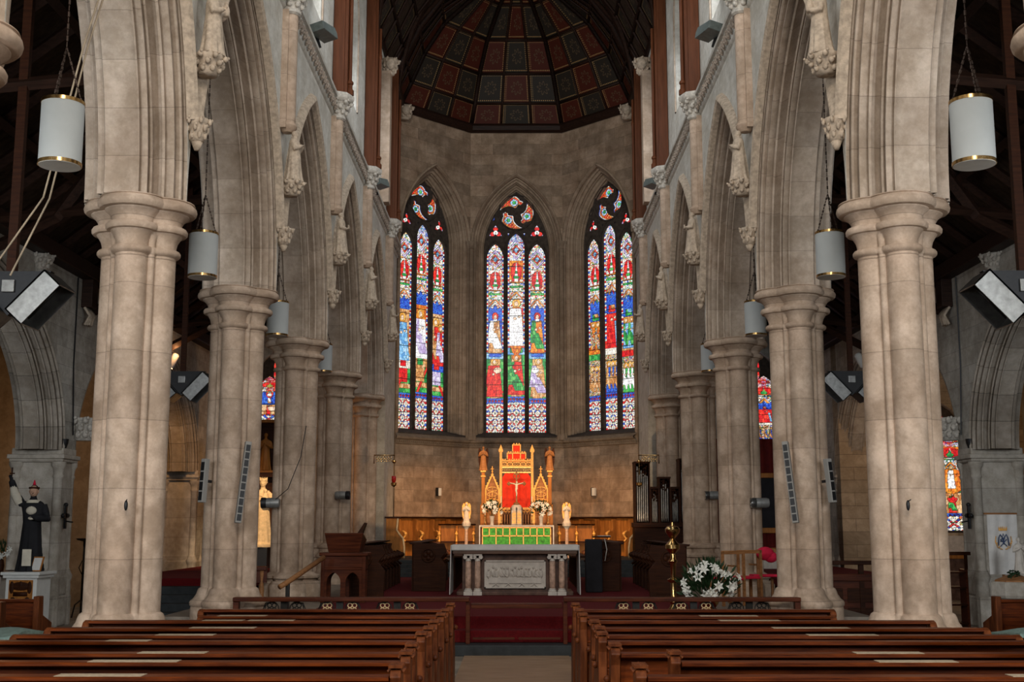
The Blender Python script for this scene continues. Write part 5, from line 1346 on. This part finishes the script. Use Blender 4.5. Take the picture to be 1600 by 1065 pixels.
for s in (-1, 1):
    # column loudspeakers on the second pillars
    for k, (x, z, h, tilt, w) in enumerate(((-.42, 2.48, .64, 0 if s < 0 else 0, .09), (.20, 2.46, 1.20, .16, .09))):
        xx = s * (4.2 - x) if True else 0
        t = empty('column_speaker', (s * (4.2 - x), 17.46, z), 0, ('long tilted' if k else 'short') + f' grey column loudspeaker on the second {SIDE[s]} pillar', 'speaker', 'column speakers on the second pillars')
        t.rotation_euler = (R(-4), s * -(R(6.5) if k else R(3 if s > 0 else 0)), -s * R(25 if k else -30))
        part('cabinet', MB().box(-w / 2, w / 2, 0, .09, -h / 2, h / 2), M_SPKR, t, bevel=.008)
        n = 10 if k else 4; mb = MB()
        for j in range(n): z0 = -h / 2 + .03 + j * (h - .06) / n; mb.box(-w / 2 + .014, w / 2 - .014, -.006, .0, z0, z0 + (h - .06) / n - .02)
        part('grille', mb, M_BLACK, t)
        part('bracket', MB().box(-.015, .015, .08, .20, -.02, .02), M_BLACK, t)
    # spotlights on third and fourth pillars
    for nm, (x, y, z), side in (('third', (4.62, 22.56, 2.24), 0), ('fourth', ((4.05 if s < 0 else 4.55), 27.56, 2.5), 1)):
        t = empty('stage_spotlight', (s * x, y, z), 0, f'grey cylindrical spotlight fixed to the {nm} {SIDE[s]} pillar', 'spotlight', 'cylindrical spotlights on pillars')
        d = -1 if (s < 0 and nm == 'third') or (s > 0) else 1
        mb = MB(Matrix.Rotation(PI / 2 * d, 4, 'Y')); mb.lathe([(.08, -.14), (.095, -.10), (.095, .10)], n=20); part('housing', mb, M_GREYM, t, smooth='auto')
        mb = MB(Matrix.Rotation(PI / 2 * d, 4, 'Y')); mb.lathe([(.085, .10), (.10, .12), (.10, .20), (.085, .20), (.08, .12)], n=20); part('shield', mb, M_BLACK if s < 0 else M_STEEL, t, smooth='auto')
        part('bracket', MB().box(-.02, .02, .0, .12, -.03, .03), M_BLACK, t)
    # floodlights under the string course
    for nm, y, z in (('nearer', 20.5, 10.72), ('farther', 29.6, 10.52)):
        t = empty('floodlight', (s * 3.52, y, z), 0, f'grey-green rectangular floodlight on the {SIDE[s]} string course, the {nm} one', 'floodlight', 'floodlights on the string courses')
        t.rotation_euler = (R(12), R(s * 14), s * R(12))
        part('body', MB().prism([(-.42, -.06), (-.38, .10), (.36, .12), (.42, .02), (.36, -.10)], -.14, .14, 'yz'), M_GREENM, t, bevel=.01)
        part('bracket', MB().box(*sorted((s * .12, s * .2)), -.02, .02, -.25, .02), M_BLACK, t)
    # triangular heater clusters in the aisles
    for nm, (x, y, z), sc in (('near', (5.62, 12.9, 4.36), 1.0), ('far', (6.42, 22.6, 4.5), .95)):
        t = empty('hanging_heater', (s * x, y, z), 0, f'{nm} cluster of mirrored radiant heaters on a black triangular plate in the {SIDE[s]} aisle', 'heater', 'radiant heater clusters')
        t.scale = (sc,) * 3
        part('plate', MB().prism([(-.46, .26), (.46, .26), (0, -.24)], -.05, .05, 'xz'), M_BLACK, t)
        part('pole', MB().box(-.05, .05, -.04, .04, .26, 5.0), M_DARKW, t)
        part('junction_box', MB().box(-.07, .07, -.09, -.05, .02, .16), M_STEEL, t, bevel=.005)
        for q in (-1, 1):
            Mx = Matrix.Translation((q * .36, 0, -.08)) @ Matrix.Rotation(q * R(-47), 4, 'Y')
            mb = MB(Mx); mb.box(-.30, .30, -.24, .24, .13, .15); mb.box(-.30, .30, -.24, -.225, -.10, .15); mb.box(-.30, .30, .225, .24, -.10, .15); mb.box(-.30, -.285, -.24, .24, -.10, .15); mb.box(.285, .30, -.24, .24, -.10, .15)
            p = part('reflector_box', mb, M_STEEL, t)
            mb = MB(Mx)
            for k in range(3): mb.tube([(-.26, -.14 + .14 * k, .04), (.26, -.14 + .14 * k, .04)], .014, 6)
            mb.build('heating_tube', M_IRON, p, smooth=True)
    # corbel shaft, bracket and cables on the aisle wall
    t = empty('aisle_wall_shaft', (s * 8.36, 20.3, 0), 0, f'leaf-carved capital on a short shaft high on the {SIDE[s]} aisle wall', 'corbel')
    part('shaft', MB().lathe([(.04, 5.7), (.10, 5.85), (.10, 6.25)], n=14), S_AISLE, t, smooth='auto'); mb = MB(Matrix.Translation((0, 0, 6.25))); leafy(mb, .22, .26, 8, 4); part('capital', mb, M_CORB, t, smooth=True)
    t = empty('truss_bracket', (s * 8.34, 22.6, 0), 0, f'black timber bracket ending in a carved knot, {SIDE[s]} aisle wall above the pier', 'bracket')
    part('post', MB().box(-.15, .15, -.16, .16, 5.98, 6.60), M_ROOFW, t, bevel=.015); mb = MB(Matrix.Translation((0, 0, 5.62)))
    for k in range(7): mb.tube([(0, -.14 + k * .045, .36), (-s * .10, -.10 + k * .04, .2), (-s * (.02 + .03 * (k % 3)), -.12 + k * .03, .02)], .03, 6)
    part('carved_knot', mb, S_STAT, t, smooth=True)
    mb = MB(Matrix.Translation((s * 8.26, 22.66, 3.42))); leafy(mb, .34, .42, 10, 6); tag(mb.build('leaf_capital', M_CORB, smooth=True), f'big leaf-carved stone capital projecting from the {SIDE[s]} pier', 'capital')
    mb = MB(); mb.tube([(s * 8.37, 22.15, 6.5), (s * 8.385, 22.2, 4.8), (s * 8.36, 22.3, 3.5)], .014, 5); tag(mb.build('wall_cable', M_BLACK), f'thin black cable running down the {SIDE[s]} aisle wall', 'cable')
    t = empty('small_camera', (s * 8.42, 22.05, 3.33), 0, f'small black spotlight clamped below the leaf capital on the {SIDE[s]}', 'spotlight'); part('body', MB().lathe([(.04, -.09), (.07, 0), (.08, .08)], n=12), M_BLACK, t, smooth='auto')
    # wall spotlight
    t = empty('wall_spotlight', (s * 8.25, 28.2, 5.75), 0, 'small white spotlight on the ' + SIDE[s] + ' aisle wall, ' + ('lit orange' if s < 0 else 'switched off'), 'spotlight')
    mb = MB(Matrix.Rotation(R(25) * -s, 4, 'Y')); mb.lathe([(.07, -.20), (.09, -.16), (.09, .12), (.05, .16)], n=16); part('housing', mb, M_WHITE, t, smooth='auto')
    mb = MB(Matrix.Rotation(R(25) * -s, 4, 'Y')); mb.lathe([(.07, -.215), (.075, -.203)], n=16); part('lens', mb, M_BULB if s < 0 else M_STEEL, t)
    # iron consecration cross with candle bracket
    t = empty('wall_cross', (s * 8.36, 22.15, 1.98), 0, f'small black iron cross with candle arm on the {SIDE[s]} pier', 'cross'); mb = MB(); X0 = s * .02
    mb.box(-.02, .02, -.03, .03, -.22, .22); mb.box(-.02, .02, -.12, .12, -.02, .06); mb.ell((0, 0, .22), .04); mb.ell((0, -.12, .02), .035); mb.ell((0, .12, .02), .035); mb.tube([(0, 0, -.08), (-s * .16, -.05, -.10)], .014, 5)
    part('cross', mb, M_BLACK, t)
    # small hook on the nearest pillar
    mb = MB(Matrix.Translation((s * 4.08, 12.47, 2.04))); mb.ell((0, 0, 0), .02, .02, .055); mb.tube([(0, -.01, .04), (.02, -.04, .06)], .006, 5); tag(mb.build('pillar_hook', M_BLACK, smooth=True), f'small dark iron hook on the nearest {SIDE[s]} pillar', 'hook')
spot('wall_spot_beam', (-8.1, 27.9, 5.35), (-8.85, 31.3, 1.6), 300, (1.0, .52, .20), 80, .8, .03)
point('wall_spot_glow', (-8.1, 27.95, 5.9), 12, (1.0, .5, .2), .05)
point('aisle_lamp', (-6.1, 32.0, 3.4), 45, (1.0, .48, .16), .08)
spot('virgin_spot', (-5.6, 27.0, 4.6), (-6.35, 30.0, 2.2), 900, (1.0, .70, .40), 40, .5, .05)
spot('right_chapel_spot', (8.0, 27.5, 5.4), (8.9, 31.6, 2.4), 90, (1.0, .58, .28), 70, .8, .03)

o = MB().tube([(-4.02, 22.6, 3.7), (-4.08, 22.45, 3.1), (-4.3, 22.42, 2.5), (-4.55, 22.5, 2.3)], .008, 5).build('hanging_cable', M_BLACK, smooth=True)
tag(o, 'thin black cable looping down the third left pillar to its spotlight', 'cable')
# hanging ropes at the left
t = empty('hanging_ropes', (0, 0, 0), 0, 'pair of pale ropes slanting across the left aisle before the nearest pillar', 'rope')
part('rope', MB().tube([(-3.95, 11.3, 8.2), (-4.35, 11.3, 6.6), (-4.62, 11.2, 5.0), (-5.1, 11.0, 4.05), (-5.9, 10.9, 3.1)], .010, 5), M_ROPE, t, smooth=True)
part('rope', MB().tube([(-3.93, 11.35, 8.2), (-4.33, 11.35, 6.6), (-4.58, 11.25, 5.0), (-4.85, 11.1, 4.2)], .010, 5), M_ROPE, t, smooth=True)

# ------------------------------------------------------------------ wall fittings in the sanctuary
for s in (-1, 1):
    t = empty('sanctuary_lamp', (s * 3.715, 31.0, 0), 0, 'sanctuary lamp with ' + ('red glass hanging left' if s < 0 else 'brass counterweight hanging right') + ' of the apse steps', 'lamp')
    part('bracket', MB().tube([(0, 0, 3.4), (0, 0, 3.62), (-s * .54, 0, 3.62)], .016, 6), M_BRASS, t, smooth=True)
    mb = MB(); [quatre(mb, -s * (.12 + k * .13), 0, 3.52, .08) for k in range(3)]; part('scrollwork', mb, M_BRASS, t, smooth=True)
    mb = MB(); mb.ell((-s * .52, 0, 3.46), .055); mb.tube([(-s * .52, 0, 3.62), (-s * .52, 0, 3.1)], .006, 5); mb.lathe([(.02, 2.80), (.07, 2.84), (.075, 2.90), (.05, 2.92)], (-s * .52, 0, 0), 14); part('chain_and_dish', mb, M_BRASS, t, smooth='auto')
    if s < 0: part('red_glass', MB().lathe([(.045, 2.92), (.06, 3.0), (.055, 3.08)], (.52, 0, 0), 14), M_GLASSW, t, smooth=True)
    t = empty('wall_lamp', (s * 2.44, 37.12, 2.83), s * R(-45), f'small white box light on the {SIDE[s]} slanting apse wall', 'wall light', 'box lights on the apse wall')
    part('box', MB().box(-.055, .055, -.10, 0, -.12, .12), M_WHITE, t, bevel=.01); part('back_plate', MB().box(-.10, -.05, -.08, 0, -.13, .13), M_BLACK, t)

# ------------------------------------------------------------------ left chapel
t = empty('statue_pedestal', (-8.10, 20.0, 0), R(-3), 'white square pedestal with a painted front panel, lower left', 'pedestal')
part('body', MB().box(-.26, .26, -.26, .26, 0, 1.02), M_WHITE, t, bevel=.008)
mb = MB(); mb.box(-.33, .33, -.33, .33, 1.02, 1.07); mb.box(-.30, .30, -.30, .30, .97, 1.02); part('cornice', mb, M_WHITE, t, bevel=.01)
p = part('painted_panel', MB().box(-.20, .20, -.272, -.26, .48, .94), M_GOLDW, t)
mb = MB(); mb.ell((0, -.275, .84), .17, .01, .07); mb.ell((0, -.275, .86), .04, .012, .06); mb.box(-.12, .12, -.28, -.27, .68, .75)
for q in (-1, 1): mb.ell((q * .12, -.276, .60), .05, .008, .07); mb.ell((q * .15, -.276, .82), .04, .008, .10)
mb.ell((0, -.276, .55), .09, .01, .05); mb.build('painted_figure', M_DARKW, p, smooth=True)
mb = MB(); figure(mb, 1.42, 'raise', 3, wide=.92)
o = mb.build('friar_statue', M_HABIT, remesh=.014, loc=(-8.10, 20.0, 1.075)); o.rotation_euler = (0, 0, R(10))
tag(o, 'friar statue in black and cream habit with one arm raised, on the white pedestal', 'statue')
H_ = 1.42
mb = MB(); mb.ell((0, -.006 * H_, .925 * H_), .049 * H_, .058 * H_, .070 * H_, 16, 12); mb.ell((0, -.062 * H_, .918 * H_), .011 * H_, .015 * H_, .017 * H_)
mb.ell((.0, -.056 * H_, .888 * H_), .018 * H_, .008 * H_, .006 * H_)
for q in (-1, 1): mb.ell((q * .02 * H_, -.056 * H_, .936 * H_), .008 * H_, .005 * H_, .005 * H_); mb.ell((q * .049 * H_, 0, .922 * H_), .008 * H_, .013 * H_, .019 * H_)
mb.build('head', M_SKIN, o, remesh=.006)
mb = MB(); mb.tube([(.052 * H_ * math.cos(v), .008 + .056 * H_ * math.sin(v), .965 * H_) for v in [2 * PI * j / 16 for j in range(16)]], .018, 6, True); mb.build('tonsure', M_DARKW, o, smooth=True)
mb = MB(); mb.tube([(-.15 * H_, -.01, .79 * H_), (-.205 * H_, -.045 * H_, .90 * H_), (-.23 * H_, -.085 * H_, 1.03 * H_)], [.055 * H_, .05 * H_, .032 * H_], 10); mb.ell((0, -.085 * H_, .70 * H_), .06 * H_, .035 * H_, .05 * H_); mb.ell((.02 * H_, -.165 * H_, .61 * H_), .035 * H_, .025 * H_, .02 * H_)
mb.lathe([(.075 * H_, .825 * H_), (.085 * H_, .79 * H_)], n=16); mb.box(-.08, .06, -.215, -.19, .09, .36); mb.build('cream_tunic', M_CREAM, o, smooth='auto')
mb = MB(); mb.tube([(-.24 * H_, -.10 * H_, 1.02 * H_), (-.235 * H_, -.10 * H_, 1.20 * H_)], .012, 6); mb.tube([(-.26 * H_, -.10 * H_, 1.13 * H_), (-.205 * H_, -.10 * H_, 1.13 * H_)], .012, 6); mb.build('held_cross', M_DARKW, o)
mb = MB(); mb.tube([(0, 0, 1.0 * H_), (0, 0, 1.06 * H_)], [.03, .006], 8); mb.build('flame', M_PINK, o, smooth=True)
t = empty('picture_frame', (-7.93, 19.86, 1.075), R(-10), 'small gilt frame with a pale card leaning beside the friar statue', 'frame')
part('frame', MB().prism([(-.10, 0), (.08, 0), (.14, .24), (-.04, .24)], -.012, .012, 'xz'), M_GOLDW, t); part('card', MB().prism([(-.075, .02), (.07, .02), (.115, .22), (-.03, .22)], -.018, -.012, 'xz'), M_LINEN, t)
t = empty('chapel_altar', (-9.9, 21.0, 0), 0, 'dark carved side altar at the left picture edge', 'altar')
part('body', MB().box(-.9, .9, 0, .6, 0, .95), M_MARB, t, bevel=.01); mb = MB(); r_ = random.Random(3)
for k in range(90): mb.ell((-.8 + 1.6 * r_.random(), -.005, .35 + .45 * r_.random()), .035, .02, .035, 6, 4)
part('carved_front', mb, M_MARBD, t, smooth=True); part('mensa', MB().box(-1.0, 1.0, -.08, .65, .95, 1.03), M_DARKW, t, bevel=.01)
for k, x in enumerate((-9.62, -9.22)):
    t = empty('tall_candlestick', (x - .1, 21.15, 1.03), 0, ('left' if k == 0 else 'right') + ' brass candlestick with a tall white candle on the side altar', 'candlestick', 'candlesticks on the left side altar')
    part('stem', MB().lathe([(.10, 0), (.10, .03), (.04, .08), (.02, .14), (.035, .3), (.018, .34), (.018, .55), (.05, .66), (.055, .70)], n=16), M_BRASS, t, smooth='auto'); part('candle', MB().lathe([(.03, .70), (.03, 1.25), (.006, 1.27)], n=12), M_IVORY, t, smooth='auto')
t = empty('altar_flowers', (-9.05, 21.1, 1.03), 0, 'small vase of faded flowers beside the side altar candles', 'flowers'); part('vase', MB().lathe([(.05, 0), (.06, .1), (.04, .2)], n=12), M_DARKW, t, smooth='auto'); bouquet(t, 8, .1, .34, .15, .14, 77, .06, 60)
t = empty('candle_stand', (-8.72, 24.2, 0), 0, 'tall black wrought iron candle stand between the left pier and nearest pillar', 'candle stand')
part('stem', MB().tube([(0, 0, .1), (0, 0, 1.5)], .022, 8), M_IRON, t, smooth=True); part('dish', MB().lathe([(.04, 1.5), (.15, 1.53), (.16, 1.56)], n=16), M_IRON, t, smooth='auto')
mb = MB()
for k in range(4):
    v = k * PI / 2 + .4; cx, cy = math.cos(v), math.sin(v); mb.tube([(.02 * cx, .02 * cy, .85), (.08 * cx, .08 * cy, .98), (.02 * cx, .02 * cy, 1.12)], .010, 5); mb.tube([(.0, 0, .35), (.12 * cx, .12 * cy, .25), (.17 * cx, .17 * cy, .0)], .014, 5)
part('scroll_feet', mb, M_IRON, t, smooth=True)
struct(MB().box(-8.6, -7.7, 33.9, 34.55, .75, 4.4).build('wall_screen_left', M_DARKW))

# ---- Virgin and child, altarpiece
t = empty('dark_altarpiece', (-6.5, 31.0, .75), 0, 'dark wooden altarpiece with a gilt cornice behind the lit Virgin statue', 'altarpiece')
mb = MB(); mb.box(-1.0, 1.0, .25, .5, 0, 3.75); mb.box(-1.05, -.85, .0, .5, 0, 3.75); mb.box(.85, 1.05, .0, .5, 0, 3.75); part('case', mb, M_DARKW, t, bevel=.01)
mb = MB(); mb.box(-1.1, 1.1, -.05, .5, 3.72, 3.80); mb.box(-1.0, 1.0, -.02, .3, 2.42, 2.48); part('gilt_cornice', mb, M_GOLDW, t, bevel=.01); part('shelf', MB().box(-.85, .85, -.1, .3, 2.3, 2.42), M_DARKW, t)
part('pedestal', MB().box(-.32, .32, -1.25, -.75, 0, .52), M_BLACK, t, bevel=.01)
mb = MB(); figure(mb, 1.62, 'child', 12, crown=True, veil=True, wide=1.0); mb.lathe([(.30, -.08), (.30, .0), (.26, .03)], n=16); o = mb.build('virgin_statue', M_SAND, remesh=.016, loc=(-6.38, 30.0, 1.35))
tag(o, 'crowned honey-coloured Virgin and child statue glowing in warm light, left aisle', 'statue')
o = figure(MB(), .98, 'pray', 17).build('niche_statue', M_GOLDW, remesh=.012, loc=(-6.58, 31.1, 3.23)); tag(o, 'small brown wooden statue on the shelf above the lit Virgin', 'statue')
# oak balustrade in front of the left aisle steps
t = empty('oak_balustrade', (-5.0, 22.2, .3), 0, 'carved oak balustrade of pointed openings between second and third left pillars', 'balustrade')
part('top_rail', MB().box(-.75, .4, -.08, .08, .70, .78), M_REDW, t, bevel=.01)
for k in range(7): part('baluster', MB().lathe([(.045, 0), (.03, .1), (.05, .35), (.028, .5), (.045, .70)], (-.68 + k * .165, 0, 0), 10), M_MIDW, t, smooth='auto')
part('arch_panel', MB().box(-.75, .4, -.02, .02, .48, .70), M_REDW, t)

# ------------------------------------------------------------------ right aisle
t = empty('gilt_painting', (6.1, 30.2, 0), 0, 'dark painting in a gilt frame seen between the second and third right pillars', 'painting')
part('canvas', MB().box(-.75, .75, 0, .04, 1.75, 3.0), M_CHARC, t); mb = MB(); mb.box(-.85, .85, -.03, .05, 1.62, 1.75); mb.box(-.85, .85, -.03, .05, 3.0, 3.12); mb.box(-.85, -.75, -.03, .05, 1.75, 3.0); mb.box(.75, .85, -.03, .05, 1.75, 3.0); part('frame', mb, M_GOLDW, t, bevel=.01)
mb = MB(); rows = [[(5.1 + j * .045, 30.32 + .04 * math.sin(j * 1.4), z) for j in range(45)] for z in (.75, 2.2, 4.0)]; rows2 = [[(x, y + .02, z) for x, y, z in r] for r in rows]; mb.grid(rows); mb.grid(rows2); mb.grid([rows[-1], rows2[-1]]); mb.grid([rows[0], rows2[0]])
tag(mb.build('red_curtain', simple('dark_red_curtain', (.09, .008, .006), .9), smooth=True), 'dark red curtain hanging behind the gilt-framed painting', 'curtain')
t = empty('gilt_ledge', (6.1, 29.9, 0), 0, 'low gilt altar ledge under the dark painting, right aisle', 'ledge'); part('ledge', MB().box(-.8, .8, -.1, .2, 1.18, 1.26), M_GOLDW, t); part('front', MB().box(-.8, .8, 0, .2, .75, 1.18), M_MARB, t)
t = empty('wooden_screen', (6.35, 21.2, 0), 0, 'long dark panelled bench front between the two nearest right pillars', 'screen')
part('rail', MB().box(-.95, .95, -.06, .06, 1.14, 1.21), M_DARKW, t, bevel=.01); part('lower_rail', MB().box(-.95, .95, -.05, .05, .86, .98), M_REDW, t, bevel=.01); part('panel', MB().box(-.95, .95, -.02, .02, .05, .88), M_REDW, t)
for x in (-.9, -.3, .3, .9): part('post', MB().box(x - .04, x + .04, -.04, .04, 0, 1.15), M_DARKW, t)
mb = MB()
for k in range(6):
    for j in range(2): x = -.86 + k * .30; mb.box(x, x + .22, -.035, -.02, .15 + j * .34, .40 + j * .34)
part('raised_panels', mb, M_DARKW, t, bevel=.006)
t = empty('book_shelf', (7.55, 21.4, 0), 0, 'dark open shelf standing left of the right aisle pier', 'shelf')
mb = MB(); [mb.box(-.42, .42, 0, .32, z, z + .03) for z in (.1, .42, .72, .98)]; part('shelves', mb, M_DARKW, t); [part('side', MB().box(x, x + .04, 0, .32, 0, 1.05), M_REDW, t) for x in (-.45, .41)]; part('top_rail', MB().box(-.5, .5, -.05, .05, 1.30, 1.36), M_DARKW, t); part('uprights', MB().box(-.45, -.40, -.02, .02, 1.05, 1.3).box(.40, .45, -.02, .02, 1.05, 1.3), M_DARKW, t)
t = empty('right_chapel_altar', (11.4, 29.6, 0), 0, 'warmly lit side altar with flowers below the right chapel window', 'altar')
part('ledge', MB().box(-.9, .9, 0, .5, 1.0, 1.12), M_GOLDW, t, bevel=.01); part('front', MB().box(-.85, .85, .05, .5, 0, 1.0), M_MARBD, t); part('gable', MB().box(-.9, .9, .5, .7, 1.12, 1.55), M_MARB, t)
t = empty('altar_vase', (11.35, 29.75, 1.12), 0, 'dark vase of flowers under the right chapel window', 'flowers'); part('vase', MB().lathe([(.06, 0), (.09, .15), (.05, .25)], n=12), M_DARKW, t, smooth='auto'); bouquet(t, 7, .1, .42, .16, .14, 90, .07, 70)
# banner, statuette, font
t = empty('processional_banner', (7.93, 19.6, 0), 0, 'white cloth banner with a crown and blue monogram, standing at the lower right', 'banner')
mb = MB(); rows = []
for k in range(9):
    z = 2.0 - k * .12; rows.append([(-.24 + .48 * j / 16 + .01 * k * 0, .012 * math.sin(j * 1.1 + k * .35), z) for j in range(17)])
rows2 = [[(x, y + .012, z) for x, y, z in r] for r in rows]; mb.grid(rows); mb.grid(rows2); mb.grid([rows[0], rows2[0]]); mb.grid([rows[-1], rows2[-1]]); mb.grid([[r[0] for r in rows], [r[0] for r in rows2]]); mb.grid([[r[-1] for r in rows], [r[-1] for r in rows2]])
c = part('cloth', mb, M_LINEN, t, smooth='auto')
part('pole', MB().box(-.02, .02, .04, .07, 0, 2.02).box(-.27, .27, .03, .06, 2.0, 2.03), M_MIDW, t)
mb = MB(); Y = -.022          # crown and interlaced monogram
mb.box(-.065, .065, Y, Y + .008, 1.74, 1.765)
for x in (-.06, -.03, 0, .03, .06): mb.prism([(x - .012, 1.765), (x + .012, 1.765), (x, 1.81)], Y, Y + .008, 'xz')
mb.build('crown', M_GOLDP, c)
mb = MB()
mb.tube([(-.085, Y, 1.50), (-.075, Y, 1.62), (-.05, Y, 1.68), (-.01, Y, 1.62), (0, Y, 1.52), (.01, Y, 1.62), (.05, Y, 1.68), (.075, Y, 1.62), (.085, Y, 1.50)], .010, 6)
mb.tube([(-.045, Y, 1.56), (0, Y, 1.69), (.045, Y, 1.56), (0, Y, 1.48), (-.045, Y, 1.56)], .008, 6); mb.tube([(-.05, Y, 1.49), (.05, Y, 1.60)], .008, 6); mb.tube([(.05, Y, 1.49), (-.05, Y, 1.60)], .008, 6)
mb.build('monogram', M_NAVY, c, smooth=True)
mb = MB()
for q in (-1, 1): mb.tube([(q * .02, Y, 1.44), (q * .10, Y, 1.47), (q * .135, Y, 1.56), (q * .12, Y, 1.65)], .006, 5); [mb.ell((q * (.05 + .02 * k), Y, 1.45 + .03 * k), .012, .004, .012, 6, 4) for k in range(5)]
mb.build('gold_sprays', M_GOLDP, c, smooth=True)
t = empty('stone_font', (7.62, 18.5, 0), 0, 'octagonal stone font with a wooden lid at the lower right', 'font')
part('bowl', MB().lathe([(.16, .0), (.22, .05), (.12, .15), (.11, .55), (.22, .68), (.34, .74), (.36, .78), (.36, .96), (.33, .98)], n=8), S_PIER, t)
part('lid', MB().lathe([(.30, .98), (.30, 1.0), (.05, 1.09)], n=8), M_MIDW, t)
mb = MB(); figure(mb, .52, 'pray', 44, veil=True); mb.lathe([(.10, -.03), (.09, 0)], n=10); o = mb.build('stone_statuette', M_MARB, remesh=.008, loc=(7.72, 18.5, 1.12)); tag(o, 'small veiled stone statuette standing on the font before the banner', 'statue')
mb = MB(Matrix.Translation((7.55, 18.38, 1.05))); r_ = random.Random(2)
for k in range(60): mb.ell((r_.uniform(-.07, .09), r_.uniform(-.05, .05), r_.uniform(-.03, .10)), .02, .02, .012, 5, 3)
tag(mb.build('leaf_sprig', M_LEAF, smooth=True), 'dark green leaf sprig at the foot of the veiled statuette', 'plant')
